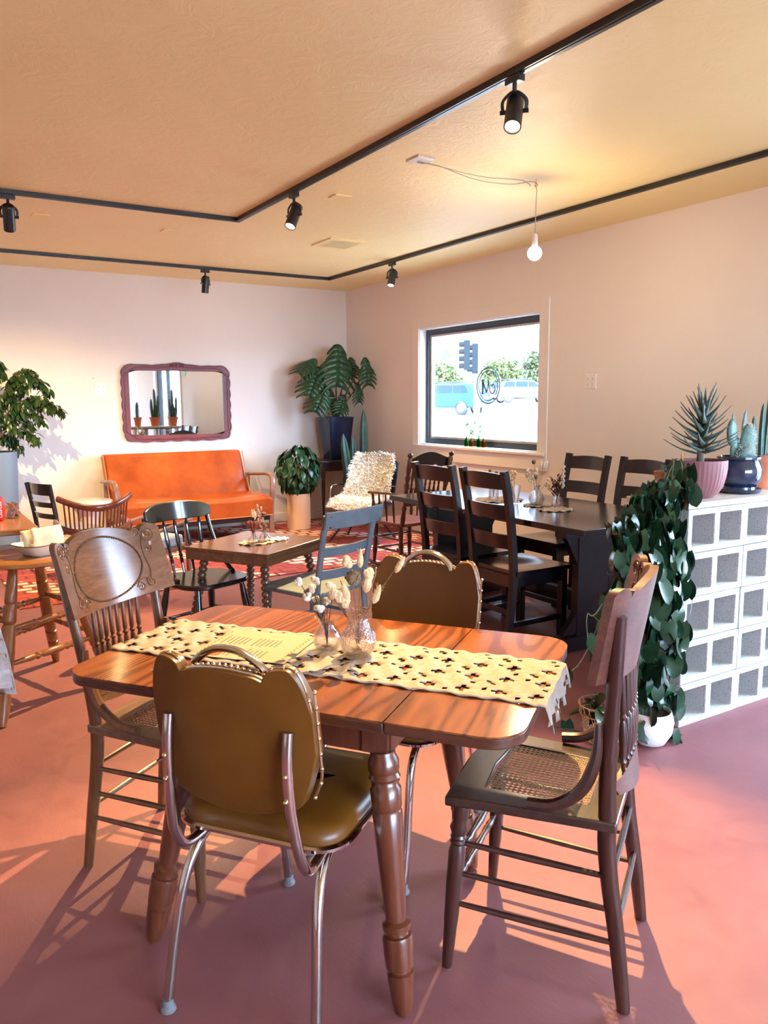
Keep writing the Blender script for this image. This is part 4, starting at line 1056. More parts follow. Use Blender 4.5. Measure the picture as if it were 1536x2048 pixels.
# mirror with carved frame
mr = thing('wall_mirror', 'plum painted wavy-framed mirror hanging on the back wall over the sofa', 'mirror', (2.665, YB, 1.42))
def wav(n=240):
    o = []; iw, ih = .595, .405
    for i in range(n):
        a = 2 * PI * i / n; c, s = math.cos(a), math.sin(a)
        k = (abs(c) ** 11 + abs(s) ** 11) ** (-1 / 11); x = c * k * iw; z = s * k * ih
        if abs(z) >= ih * .93: z += math.copysign(.013 * math.cos(x * 17) * (1 if z < 0 else .5), z); z += .028 * math.exp(-(x / .14) ** 2) * (1 if z > 0 else 0) + (.012 * math.exp(-((abs(x) - .5) / .06) ** 2) if z > 0 else 0)
        if abs(x) >= iw * .93: x += math.copysign(.012 * math.cos(z * 26 + .6), x)
        o.append((x, z))
    return o
MX = Matrix(((1, 0, 0, 0), (0, 0, -1, 0), (0, 1, 0, 0), (0, 0, 0, 1)))
ou = wav(); gx, gz = .522, .345
def inn_(i):
    a = 2 * PI * i / 240; c, s = math.cos(a), math.sin(a); k = 1 / max(abs(c) / gx, abs(s) / gz); return (c * k, s * k)
inn = [inn_(i) for i in range(240)]
fr = obj('frame', B().ring(ou, inn, .004, .030, MX), M['plum'], mr, bevel=.006)
mid = [((a[0] * .55 + c[0] * .45), (a[1] * .55 + c[1] * .45)) for a, c in zip(ou, inn)]
b = B(); b.tube([MX @ Vector((p[0], p[1], .031)) for p in mid], .007, 6, closed=True); b.tube([MX @ Vector((p[0] * .985, p[1] * .985, .028)) for p in ou], .008, 6, closed=True)
for s in (-1, 1):
    P = []
    for i in range(24): q_ = i / 23; a = q_ * 9; rr = .03 * (1 - q_ * .8); P.append(MX @ Vector((s * (.055 - rr * math.cos(a) * .9), .400 + rr * math.sin(a) * .6, .034)))
    b.tube(P, .005, 5)
b.ball(MX @ Vector((0, .402, .034)), .018, 8, (1, .5, 1.2))
obj('carving', b, M['plum'], fr)
obj('mirror_glass', B().box((0, -.012, 0), (2 * gx + .01, .006, 2 * gz + .01)), M['mirror'], mr, smooth=False)

# wall outlets
def outlet(label, loc, rz):
    t = thing('wall_outlet', label, 'outlet', loc, rz, 'four-socket outlets on the walls')
    obj('cover_plate', B().box((0, -.003, 0), (.115, .006, .115)), M['white'], t, smooth=False, bevel=.002)
    for sx in (-1, 1):
        for sz in (-1, 1):
            sk = obj('socket', B().prism(rrect(.034, .030, .010, 3, sx * .024, sz * .022), .006, .0075, MX), M['white'], t)
            b = B()
            for dx_ in (-.006, .006): b.box((sx * .024 + dx_, -.0078, sz * .022 + .004), (.002, .001, .008))
            b.box((sx * .024, -.0078, sz * .022 - .007), (.004, .001, .004)); obj('slots', b, M['black'], sk, smooth=False)
    return t
ot = outlet('white four-socket outlet on the back wall, left of the mirror', (1.856, YB, 1.57), 0)
dup(ot, (1.245, YB, 1.572), 0, 'white four-socket outlet on the back wall behind the ficus leaves')
dup(ot, (XR, 4.564, 1.573), R(-90), 'white four-socket outlet on the right wall, right of the window')

# ------------------------------------------------------------------ cafe table and its chairs
CT = (1.715, 4.16)
ct = thing('cafe_table', 'square brown table on turned spool legs, holding two small vases on doilies', 'table', (*CT, 0), R(32)); ct.scale = (1, 1, .95)
obj('tabletop', B().box((0, 0, .653), (.60, .56, .018)), M['walnut'], ct, smooth=False, bevel=.003)
obj('apron', B().box((0, 0, .616), (.585, .545, .054)), M['walnut'], ct, smooth=False, bevel=.002)
spool = [(0, .014)]
for i in range(16):
    f = .03 + i * .058; spool += [(f, .015), (f + .012, .024), (f + .032, .026), (f + .048, .022), (f + .056, .015)]
spool += [(1, .022)]
for sx in (-1, 1):
    for sy in (-1, 1): obj('leg', B().turn((sx * .30, sy * .28, 0), (sx * .215, sy * .20, .60), spool, 12), M['walnutz'], ct)
def CW(x, y): a = R(32); return (CT[0] + x * math.cos(a) - y * math.sin(a), CT[1] + x * math.sin(a) + y * math.cos(a))
doily('table_doily', 'cream crochet doily under the vases on the brown spool-legged table', 1.70, 4.12, .630, .105, M['lace'], .8, 7)
doily('table_doily', 'smaller grey-white doily overlapping the cream one on the brown spool-legged table', 1.835, 4.145, .633, .070, M['lace_white'], .8, 9)
BV = [(.030, 0), (.036, .003), (.036, .020), (.024, .036), (.012, .050), (.012, .062), (.017, .068)]
v = vase('small_vase', 'small clear vase with red-brown dried stems and cream grass on the brown spool-legged table', 1.672, 4.10, .634, BV, M['vase'])
stems(v, [(CR + PI, .02, .12), (CR, .02, .15), (CR + PI, .035, .11)], M['darkstem'])
b = B()
for k in range(26): a = rnd.uniform(0, 6.28); b.tube([(0, 0, .06), (.035 * math.cos(a) - .012, .035 * math.sin(a), .125 + rnd.uniform(-.02, .015))], [.002, .0035], 4)
obj('red_stems', b, mat('rust_red_stem', (.32, .08, .04), .8), v)
tails(v, [(CR, .015, .165, .05, .007), (CR + PI, .012, .17, .05, .007), (CR, .035, .15, .05, .007)], M['drypale'], fluff=6)
v = vase('small_vase', 'small clear vase with the taller spray of pale seeds on the brown spool-legged table', 1.752, 4.13, .634, BV, M['vase'])
sp_ = [(CR, .03, .20), (CR, .05, .17), (0, .02, .14), (CR + PI, .02, .11)]
stems(v, sp_, M['darkstem']); b = B()
for a, s_, h in sp_[:2]:
    for k in range(9): b.ball((s_ * (1 - k * .06) * math.cos(a) + rnd.uniform(-.012, .012), s_ * (1 - k * .06) * math.sin(a) + rnd.uniform(-.01, .01), h - k * .012), .0075, 6, (1, 1, 1.5))
obj('pale_seeds', b, mottled('blush_seed', (.72, .48, .38), (.60, .34, .26), 50, .9, .3), v)
b = B(); b.ball((.0, .0, .155), .014, 8); b.ball((.008, .0, .10), .012, 8); b.ball((-.008, .005, .085), .011, 8); obj('seed_heads', b, M['drybrown'], v)

# black arrow-back chair
bc = thing('arrow_back_chair', 'glossy black spindle-back chair with curved arms beside the brown spool-legged table', 'chair', (1.43, 4.25, 0), R(-161))
obj('seat', B().prism([(x, y * (1 + .0 * x)) for x, y in rrect(.44, .42, .14, 7)], .415, .443), M['blackpaint'], bc, bevel=.008)
def wb(x, z): return -.19 - .22 * (z - .44) - .05 * (1 - (x / .22) ** 2) + .03
cp = obj('crest_rail', B().panel(-.225, .225, lambda x: .850 - .035 * (abs(x) / .225) ** 4, lambda x: .745 + .02 * (abs(x) / .225) ** 6, .024, wb, 32, 4), M['blackpaint'], bc, bevel=.005)
b = B().ball((-.03, wb(0, .81) - .004, .81), .05, 14, (.62, .06, .28)); obj('worn_crest_emblem', b, M['grasstan'], cp, label='faded tan emblem painted on the crest')
for i in range(5):
    x = -.16 + .08 * i
    obj('spindle', B().turn((x * .85, -.165 - .02 * (1 - (x / .2) ** 2), .44), (x, wb(x, .78) + .012, .775), [(0, .007), (.15, .008), (.25, .012), (.28, .008), (.31, .013), (.34, .009), (.55, .013), (.8, .009), (.85, .013), (.88, .008), (1, .007)], 9), M['blackpaint'], bc)
for s in (-1, 1):
    obj('hip_brace', B().tube(spline([(s * .215, -.245, .775), (s * .222, -.21, .66), (s * .225, -.15, .55), (s * .215, -.06, .475), (s * .19, .02, .448)], 6), .013, 8), M['blackpaint'], bc)
    for y in (-.17, .17): obj('leg', B().turn((s * .20, y * 1.15, 0), (s * .15, y * .8, .42), [(0, .011), (.2, .014), (.35, .019), (.37, .014), (.39, .019), (.5, .019), (.7, .021), (.9, .016), (1, .014)], 10), M['blackpaint'], bc)
    for z in (.14, .22): obj('side_rung', B().turn((s * (.20 - .05 * z / .42), .19 - .06 * z / .42, z), (s * (.20 - .05 * z / .42), -.19 + .06 * z / .42, z), [(0, .007), (.5, .010), (1, .007)], 8), M['blackpaint'], bc)
obj('front_rung', B().turn((-.175, .165, .20), (.175, .165, .20), [(0, .007), (.5, .011), (1, .007)], 8), M['blackpaint'], bc)
obj('back_rung', B().turn((-.175, -.165, .20), (.175, -.165, .20), [(0, .007), (.5, .011), (1, .007)], 8), M['blackpaint'], bc)

# grey painted chair
gc = thing('slat_back_chair', 'chalky grey painted slat-back chair pushed up to the brown spool-legged table', 'chair', (1.87, 3.75, 0), R(20))
obj('seat', B().prism(rrect(.43, .42, .06, 5), .425, .45), M['greypaint'], gc, bevel=.006)
for s in (-1, 1):
    P = spline([(s * .19, -.255, 0), (s * .185, -.215, .25), (s * .185, -.20, .45), (s * .19, -.235, .66), (s * .195, -.28, .86)], 5)
    obj('back_post', B().tube(P, [.017] * len(P), 10, flat=.9), M['greypaint'], gc)
    obj('front_leg', B().turn((s * .185, .19, 0), (s * .175, .17, .43), [(0, .013), (.5, .018), (.8, .021), (.85, .017), (.88, .023), (.95, .019), (1, .02)], 12), M['greypaint'], gc)
    for z in (.15, .27): obj('side_rung', B().bar((s * .187, -.225, z), (s * .182, .185, z), .014, .02), M['greypaint'], gc, smooth=False)
    obj('knee_brace', B().tube(spline([(s * .19, -.215, .53), (s * .19, -.18, .49), (s * .19, -.12, .452)], 4), .011, 8), M['greypaint'], gc)
obj('front_rung', B().bar((-.18, .185, .22), (.18, .185, .22), .014, .02), M['greypaint'], gc, smooth=False)
for zc_, h, yb, nm in ((.838, .088, -.305, 'crest_rail'), (.665, .05, -.242, 'back_slat'), (.545, .05, -.225, 'back_slat')):
    w_ = .225 if nm == 'crest_rail' else .178
    obj(nm, B().panel(-w_, w_, lambda x: zc_ + h / 2, lambda x: zc_ - h / 2, .014, lambda x, z: yb - .15 * (z - zc_) - .028 * (1 - (x / w_) ** 2) + (.0 if nm == 'crest_rail' else .01), 24, 3), M['greypaint'], gc, bevel=.003)
b = B()
for s in (-1, 1):
    for z in (.86, .805): b.ball((s * .196, -.308 - .1 * (z - .83), z), .006, 7)
obj('bolt_heads', b, M['black'], gc)

# banker's armchair
ba = thing('slatted_armchair', 'cherry-red slatted office armchair facing the sofa, its curved back to the camera', 'armchair', (1.14, 5.75, .009), R(-3)); ba.scale = (.88, .88, .95)
def bb(x): return -.25 - .075 + .30 * (x / .27) ** 2 * .75
b = B(); b.tube(spline([(x, bb(x) - .055, .755 + .055 * (x / .26) ** 2) for x in (-.27, -.2, -.1, 0, .1, .2, .27)], 4), .024, 8, flat=.8); obj('crest_rail', b, M['cherry'], ba)
b = B(); b.tube(spline([(-.26, .20, .60), (-.265, .05, .605), (-.26, -.10, .60), (-.2, -.20, .58), (-.1, bb(.1) + .015, .57), (0, bb(0) + .02, .57), (.1, bb(.1) + .015, .57), (.2, -.20, .58), (.26, -.10, .60), (.265, .05, .605), (.26, .20, .60)], 5), .026, 8, flat=.75); obj('arm_rail', b, M['cherry'], ba)
for i in range(17):
    x = -.235 + .47 * i / 16
    obj('back_slat', B().bar((x * .93, bb(x * .93) + .03, .585), (x, bb(x) - .05, .745 + .055 * (x / .26) ** 2), .012, .008), M['cherry'], ba, smooth=False)
obj('seat', B().prism(rrect(.50, .46, .08, 6), .42, .455), M['cherry'], ba, bevel=.008)
for s in (-1, 1):
    for y in (-.18, .19): obj('leg', B().turn((s * .23, y * 1.1, 0), (s * .19, y * .85, .42), [(0, .014), (.3, .019), (.5, .024), (.55, .018), (.6, .024), (1, .018)], 10), M['cherry'], ba)
    for y in (-.05, .15): obj('arm_spindle', B().turn((s * .235, y, .45), (s * .29, y, .59), [(0, .012), (.5, .018), (1, .012)], 8), M['cherry'], ba)
    obj('side_rung', B().turn((s * .215, -.18, .18), (s * .215, .19, .18), [(0, .008), (.5, .013), (1, .008)], 8), M['cherry'], ba)

# low wooden lounge chair with a pale cushion
lo = thing('lounge_chair', 'wooden lounge chair with pale blue cushion in front of the sofa, behind the black chair', 'lounge chair', (1.62, 6.15, .009), R(-62)); lo.scale = (.80, .78, .86)
for s in (-1, 1):
    obj('arm', B().bar((s * .30, -.28, .50), (s * .30, .32, .58), .05, .022), M['sofawood'], lo, smooth=False, bevel=.004)
    obj('front_leg', B().bar((s * .29, .27, 0), (s * .29, .24, .57), .035, .035), M['sofawood'], lo, smooth=False, bevel=.003)
    obj('back_leg', B().bar((s * .28, -.34, 0), (s * .28, -.22, .52), .035, .035), M['sofawood'], lo, smooth=False, bevel=.003)
obj('seat_rail', B().box((0, 0, .32), (.55, .56, .04)), M['sofawood'], lo, smooth=False)
obj('seat_cushion', B().prism(rrect(.50, .52, .05), .34, .44), M['cushion'], lo, bevel=.02)

# ------------------------------------------------------------------ corner: planter, console, monstera, sheepskin chair
def leafshape(u): return math.sin(PI * min(1, .06 + u * .94)) ** .8
def plant_leaves(specs, m, parent, name='leaves', L=.08, W=.05, seed=1, droop=.4, shape=leafshape, fold=.25, heart=0, n=4):
    b = B(); q = random.Random(seed)
    for p, d, k in specs: b.leaf(p, d, (q.uniform(-.4, .4), q.uniform(-.4, .4), 1), L * k, W * k, shape, droop=droop, fold=fold, n=n, heart=heart)
    return obj(name, b, m, parent)
tp = thing('hoya_planter', 'tall cream cylinder planter with a dark bushy vine hoop plant, right of the sofa', 'potted plant', (3.80, 7.96, .009))
obj('pot', B().lathe([(.125, 0), (.130, .005), (.132, .40), (.120, .40), (.118, .36)], n=40, cap1=False), M['tallpot'], tp)
obj('soil', B().lathe([(.12, .37), (.01, .375)], n=20), M['soil'], tp)
b = B(); b.tube([(.20 * math.cos(a) * .9, .05 * math.cos(a), .66 + .20 * math.sin(a)) for a in [2 * PI * i / 30 for i in range(30)]], .004, 5, closed=True)
q = random.Random(11); sp = []
for i in range(300):
    th = q.uniform(0, 2 * PI); ph = q.uniform(-1, 1); rr = .86 + .14 * q.random()
    c = math.sqrt(1 - ph * ph); p = Vector((.225 * rr * c * math.cos(th), .20 * rr * c * math.sin(th), .68 + .27 * ph * rr))
    sp.append((p, Vector((c * math.cos(th), c * math.sin(th), -.9 + .6 * ph)), q.uniform(.7, 1.15)))
for i in range(12):
    a = q.uniform(0, 6.28); b.tube(spline([(0, 0, .37), (.12 * math.cos(a), .12 * math.sin(a), .60), (.20 * math.cos(a), .18 * math.sin(a), .75), (.22 * math.cos(a + .5), .2 * math.sin(a + .5), .5)], 4), .004, 5)
obj('vines', b, M['stem'], tp); plant_leaves(sp, M['leaf'], tp, L=.10, W=.062, seed=4)

cs = thing('console_table', 'dark wooden stand with tapered legs in the corner, under the big blue pot', 'table', (4.43, 8.28, .009))
obj('tabletop', B().box((0, 0, .725), (.62, .48, .025)), M['console'], cs, smooth=False, bevel=.004)
obj('apron', B().box((0, 0, .665), (.52, .40, .10)), M['console'], cs, smooth=False)
for sx in (-1, 1):
    for sy in (-1, 1): obj('leg', B().turn((sx * .25, sy * .19, 0), (sx * .24, sy * .18, .66), [(0, .010), (.4, .018), (.7, .024), (.8, .018), (.82, .026), (1, .026)], 10), M['console'], cs)
mo = thing('monstera_pot', 'deep blue tapered pot with a large monstera and bamboo trellis, in the corner', 'potted plant', (4.455, 8.27, .748))
b = B(); rings = []
for h, w_ in ((0, .115), (.01, .120), (.50, .165), (.50, .150), (.44, .145)): rings.append([b.bm.verts.new((x, y, h)) for x, y in rrect(w_ * 2, w_ * 2, .03, 4)])
for a_, c_2 in zip(rings, rings[1:]):
    for i in range(len(a_)): b.face((a_[i], a_[(i + 1) % len(a_)], c_2[(i + 1) % len(a_)], c_2[i]))
b.face(rings[0]); b.face(rings[-1]); obj('pot', b, M['blueplastic'], mo)
b = B(); TZ0 = .45
for x0, x1 in ((-.16, -.19), (.05, -.04), (.10, .10)): b.tube([(x0, -.06, TZ0), (x1, -.08, TZ0 + (.28 if x0 < 0 else .48))], .005, 6)
for z, x0, x1 in ((.53, -.17, .13), (.72, -.12, .14)): b.tube([(x0, -.075, z), (x1, -.075, z + .01)], .004, 6)
obj('trellis', b, M['bamboo'], mo)
def monstera_leaf(b, p, d, nrm, L, Wd):
    p = Vector(p); d = Vector(d).normalized(); nr = Vector(nrm); nr = (nr - d * nr.dot(d)).normalized(); sd = d.cross(nr)
    N = 7
    for s in (-1, 1):
        for k in range(N):
            t0 = -.14 + k / N * 1.02; t1 = t0 + .088
            w_ = Wd * math.sin(PI * min(.97, max(.12, (t0 + .16) / 1.14))) ** .7
            fw_ = .16 + .12 * k / N
            def P(t, u): return p + d * (L * (t + fw_ * u * u)) + sd * (s * w_ * u) - nr * (L * .30 * t * max(t, 0) + w_ * .40 * u * u)
            pr = None
            for j in range(6):
                u = j / 5; wi = 1.45 if u < .5 else 1.15 - .55 * ((u - .5) / .5)
                if k % 2 == 1 and .15 < u < .45: wi = 1.0
                tm = (t0 + t1) / 2; a = b.bm.verts.new(P(tm - .066 * wi, u)); c = b.bm.verts.new(P(tm + .058 * wi, u))
                if pr: b.face((pr[0], a, c, pr[1]))
                pr = (a, c)
Lv = [((-.06, -.20, 1.25), (-.12, -.35, -1), (-.1, -1, .25), .46, .25), ((-.28, -.12, 1.02), (-.5, -.2, -.9), (-.3, -1, .5), .34, .19), ((-.24, -.18, .80), (-.5, -.1, -.85), (-.4, -1, .4), .30, .16), ((.16, -.44, 1.12), (.14, -.1, -.9), (-.2, -1, .3), .30, .12),
      ((.13, -.15, 1.15), (.0, -.2, -1), (-.7, -1, .2), .22, .10), ((.15, -.28, .86), (.15, -.1, -1), (.1, -1, .3), .22, .09), ((-.05, .05, .80), (-.2, -.6, -.8), (0, -1, .6), .26, .14), ((-.30, -.02, 1.15), (-.8, -.2, -.4), (-.2, -.6, 1), .28, .15), ((.02, -.16, .72), (-.3, -.3, -.8), (0, -1, .4), .22, .12)]
b = B(); s_b = B()
for p, d, nn, L_, w_ in Lv:
    monstera_leaf(b, p, d, nn, L_, w_)
    s_b.tube(spline([(.02 * p[0], .0, .44), (p[0] * .45, p[1] * .4, p[2] * .62 + .12), p], 6), [.012] * 6 + [.007] * 7, 6)
obj('monstera_leaves', b, M['leaf'], mo, solid=.002); obj('stalks', s_b, M['stem'], mo)

cc = thing('column_cactus', 'tall blue-green column cactus rising behind the sheepskin chair', 'potted plant', (4.42, 7.72, .009))
obj('pot', B().lathe([(.10, 0), (.15, .30), (.155, .30), (.16, .34), (.145, .34), (.14, .31)], n=28, cap1=False), M['terracotta'], cc); obj('soil', B().lathe([(.145, .31), (.01, .315)], n=16), M['soil'], cc)
def column(parent, x, y, z0, z1, r0, lx=0, m='cactus', nr=5):
    b = B(); rings = []; n = 14
    for i in range(n + 1):
        f = i / n; k = r0 * (1 - (f ** 9) * .92) * (.8 + .2 * math.sin(PI * min(1, f * 2))); rings.append([b.bm.verts.new((x + lx * f + k * math.cos(2 * PI * j / 30) * (1 + .22 * math.cos(2 * PI * j / 30 * nr)), y + k * math.sin(2 * PI * j / 30) * (1 + .22 * math.cos(2 * PI * j / 30 * nr)), z0 + (z1 - z0) * f)) for j in range(30)])
    for a_, c_2 in zip(rings, rings[1:]):
        for j in range(30): b.face((a_[j], a_[(j + 1) % 30], c_2[(j + 1) % 30], c_2[j]))
    b.face(rings[-1]); obj('cactus_column', b, M[m], parent)
column(cc, .10, 0, .30, 1.34, .052, .0); column(cc, -.08, -.02, .30, 1.06, .055, -.10); column(cc, .0, .03, .30, 1.02, .048, -.03)

# dark shell chair with sheepskin
sh = thing('shell_chair', 'dark blue-black lounge chair with wire arms under the sheepskin, in the corner', 'armchair', (4.03, 6.93, .009), R(128))
M['navy'] = mat('blue_black_shell', (.012, .016, .030), .3)
obj('shell_back', B().panel(-.27, .27, lambda x: .82 - .05 * (abs(x) / .27) ** 4, lambda x: .36, .022, lambda x, z: -.315 - .42 * (z - .38) + .10 * (x / .27) ** 2, 24, 10), M['navy'], sh)
obj('shell_seat', B().prism(rrect(.54, .54, .10, 6), .345, .372), M['navy'], sh, bevel=.008)
for s in (-1, 1):
    obj('wire_arm', B().tube(spline([(s * .285, .16, .37), (s * .29, .155, .50), (s * .29, .10, .565), (s * .29, -.10, .555), (s * .285, -.28, .53)], 5), .006, 6), M['chrome'], sh)
    for y in (-1, 1): obj('leg', B().tube([(s * .05, y * .05, .335), (s * .27, y * .25, .0)], [.016, .010], 8), M['black'], sh)
obj('hub', B().lathe([(.05, .28), (.10, .33), (.12, .345)], n=16), M['black'], sh)
M['fleece'] = mottled('sheepskin', (.92, .86, .76), (.70, .50, .30), 6, .95, .0, .01, .30, .43)
b = B(); fur = B(); q = random.Random(3)
def skin(u, v):  # u -1..1 across, v 0..1 from seat front up over the back
    w_ = .25 * (1 - .10 * math.cos(v * 9)) * (1 - .3 * max(0, v - .85) / .15)
    if v < .45: t = v / .45; y = .32 - .52 * t; z = .395 + .02 * u * u - (.05 * (1 - t / .15) ** 2 if t < .15 else 0)
    else: t = (v - .45) / .55; y = -.20 - .30 * t + .02; z = .40 + .455 * t
    if v < .45: nn = Vector((0, .15 + (.8 if v < .05 else 0), 1))
    else: nn = Vector((0, 1, .45))
    return Vector((u * w_, y + (.09 * u * u if v > .45 else 0), z)), nn.normalized()
g = {}; NU, NV = 12, 26
for i in range(NU + 1):
    for j in range(NV + 1): p, nn = skin(-1 + 2 * i / NU, j / NV); g[i, j] = b.bm.verts.new(p + nn * .012)
for i in range(NU):
    for j in range(NV): b.face((g[i, j], g[i + 1, j], g[i + 1, j + 1], g[i, j + 1]))
for k in range(9500):
    u = q.uniform(-1.06, 1.06); v_ = q.uniform(-.01, 1.03); p, nn = skin(max(-1, min(1, u)), max(0, min(1, v_)))
    d = (nn + Vector((q.gauss(0, .45) + .5 * (u if abs(u) > .9 else 0), q.gauss(0, .4), q.gauss(0, .4) - .2))).normalized()
    L_ = q.uniform(.032, .060); sd = d.orthogonal().normalized() * .0042; p = p + nn * .006; sd.rotate(Matrix.Rotation(q.uniform(0, 6.28), 3, d))
    a0 = fur.bm.verts.new(p - sd); a1 = fur.bm.verts.new(p + sd); a2 = fur.bm.verts.new(p + d * L_ * .6 + sd * .8 + Vector((0, 0, -.003))); a3 = fur.bm.verts.new(p + d * L_ + Vector((0, 0, -.008)) + sd * .2)
    a4 = fur.bm.verts.new(p + d * L_ * .6 - sd * .8)
    fur.face((a0, a1, a2, a3, a4))
sk = thing('sheepskin', 'fluffy cream and tan sheepskin draped over the dark chair in the corner', 'sheepskin', (4.03, 6.93, .009), R(128))
obj('hide', b, M['fleece'], sk); obj('wool', fur, M['fleece'], sk, smooth=False)['kind'] = 'stuff'

# ------------------------------------------------------------------ left side
M['ficus'] = mottled('ficus_leaf', (.030, .070, .018), (.012, .034, .012), 12, .3, .05)
fi = thing('ficus_planter', 'tall slate-blue planter with a drooping ficus, cut off by the left edge of the photo', 'potted plant', (.74, 7.95, .009))
obj('pot', B().lathe([(.16, 0), (.17, .01), (.205, .98), (.19, .98), (.185, .93)], n=4 * 8, cap1=False), M['greypot'], fi); obj('soil', B().lathe([(.186, .94), (.01, .945)], n=16), M['soil'], fi)
b = B(); sp = []; q = random.Random(21); tips = [(.40, -.05, 1.66), (.48, -.1, 1.42), (.33, 0, 1.25), (.58, -.1, 1.38), (.28, -.15, 1.60), (.12, .05, 1.72), (.35, -.2, 1.12), (.22, 0, 1.05), (.50, -.02, 1.55), (-.25, 0, 1.7), (-.4, .1, 1.4), (-.3, -.1, 1.15), (.05, -.1, 1.4), (.15, -.1, 1.25), (.42, -.05, 1.30), (.20, -.08, 1.45)]
for tx, ty, tz in tips:
    P = spline([(0, 0, .93), (tx * .25, ty * .3, (tz + .93) / 2 + .12), (tx * .75, ty * .8, tz + .06), (tx, ty, tz - .03)], 7); b.tube(P, [.009 * (1 - i / len(P)) + .002 for i in range(len(P))], 5)
    for i, p in enumerate(P[9:]):
        for k in range(5):
            a = q.uniform(0, 6.28); d = Vector((math.cos(a) * .8, math.sin(a) * .8, q.uniform(-1.3, -.1))); o_p = Vector((q.uniform(-.03, .03), q.uniform(-.03, .03), q.uniform(-.03, .02)))
            b.tube([p, p + o_p], .0015, 3); sp.append((p + o_p, d, q.uniform(.75, 1.2)))
obj('branches', b, M['bark'], fi); plant_leaves(sp, M['ficus'], fi, L=.085, W=.036, seed=6, droop=.35)

kc = thing('small_ladder_chair', 'black slat-back chair by the back wall, seen end-on near the ficus', 'chair', (1.14, 6.6, .009), R(-72))
for s in (-1, 1):
    obj('back_post', B().tube(spline([(s * .17, -.20, 0), (s * .17, -.19, .40), (s * .18, -.25, .80)], 5), .018, 8), M['blackpaint'], kc)
    obj('front_leg', B().turn((s * .18, .17, 0), (s * .17, .16, .42), [(0, .012), (.5, .018), (1, .018)], 10), M['blackpaint'], kc)
    obj('side_rung', B().bar((s * .17, -.19, .2), (s * .178, .165, .2), .014, .014), M['blackpaint'], kc, smooth=False)
for z, h in ((.76, .09), (.64, .04), (.55, .04)): obj('back_slat', B().panel(-.18, .18, lambda x: z + h / 2, lambda x: z - h / 2, .014, lambda x, zz: -.235 - .15 * (zz - .74) - .03 * (1 - (x / .18) ** 2), 12, 2), M['blackpaint'], kc)
obj('seat', B().prism(rrect(.40, .38, .05), .41, .435), M['blackpaint'], kc, bevel=.005)

stl = [(0, .016), (.03, .020), (.10, .026), (.20, .028), (.205, .022), (.215, .028), (.30, .030), (.305, .024), (.32, .030), (.45, .032), (.62, .030), (.63, .024), (.645, .030), (.75, .028), (.755, .022), (.77, .028), (.9, .024), (1, .020)]
bs = thing('bar_stool', 'honey oak round-topped stool with splayed turned legs, carrying the napkin dish', 'stool', (.50, 4.13, 0), R(0))
obj('seat', B().lathe([(.20, .665), (.27, .668), (.295, .68), (.295, .695), (.28, .703), (.15, .700), (.01, .698)], n=48), M['goldoakx'], bs)
fe = [(-.197, -.42), (.35, -.10), (.165, .418), (-.36, .08)]; tps = [(.42 * x, .42 * y) for x, y in fe]
for (x, y), (tx, ty) in zip(fe, tps): obj('leg', B().turn((x, y, 0), (tx, ty, .67), stl, 14), M['goldoak'], bs)
def SL(i, z): f = z / .67; return Vector((fe[i][0] + (tps[i][0] - fe[i][0]) * f, fe[i][1] + (tps[i][1] - fe[i][1]) * f, z))
RP = [(0, .010), (.15, .013), (.28, .016), (.30, .011), (.33, .018), (.37, .011), (.40, .017), (.5, .019), (.60, .017), (.63, .011), (.67, .018), (.7, .011), (.72, .016), (.85, .013), (1, .010)]
for i in range(4):
    for z in (.25 + .03 * (i % 2), .40 + .03 * (i % 2)): obj('rung', B().turn(SL(i, z), SL((i + 1) % 4, z), RP, 10), M['goldoak'], bs)
b2 = thing('pedestal_table', 'bright honey oak pedestal table at the left edge, holding the red can', 'table', (.02, 4.66, 0))
obj('tabletop', B().prism(rrect(1.10, 1.02, .06), .785, .815), M['goldoakx'], b2, bevel=.006)
obj('pedestal', B().lathe([(.06, .03), (.075, .10), (.05, .2), (.07, .4), (.045, .6), (.08, .74), (.15, .785)], n=24), M['goldoak'], b2)
for k in range(4): a = PI / 4 + k * PI / 2; obj('foot', B().tube([(0, 0, .12), (.18 * math.cos(a), .18 * math.sin(a), .07), (.34 * math.cos(a), .34 * math.sin(a), .025)], [.04, .03, .022], 8), M['goldoak'], b2)
# enamel dish with napkins
di = thing('enamel_dish', 'white enamel dish with a dark rim on the round oak stool', 'dish', (.575, 4.06, .7015), R(25))
b = B(); rings = []
for k, h in ((.70, 0), (.76, .006), (1.0, .050), (1.06, .052), (1.05, .055), (.97, .048), (.72, .008)): rings.append([b.bm.verts.new((x * k, y * k, h)) for x, y in rrect(.26, .19, .05, 5)])
for a_, c_2 in zip(rings, rings[1:]):
    for i in range(len(a_)): b.face((a_[i], a_[(i + 1) % len(a_)], c_2[(i + 1) % len(a_)], c_2[i]))
b.face(rings[0]); b.face(rings[-1]); obj('dish_body', b, M['white'], di)
b = B(); b.tube([(x * 1.06, y * 1.06, .0535) for x, y in rrect(.26, .19, .05, 5)], .0022, 5, closed=True); obj('rim', b, M['black'], di)
M['napkin'] = mottled('cream_napkin', (.78, .72, .56), (.70, .63, .48), 25, .9, .2)
np_ = thing('paper_napkins', 'stack of cream paper napkins standing in the enamel dish', 'napkins', (.575, 4.06, .712), R(25))
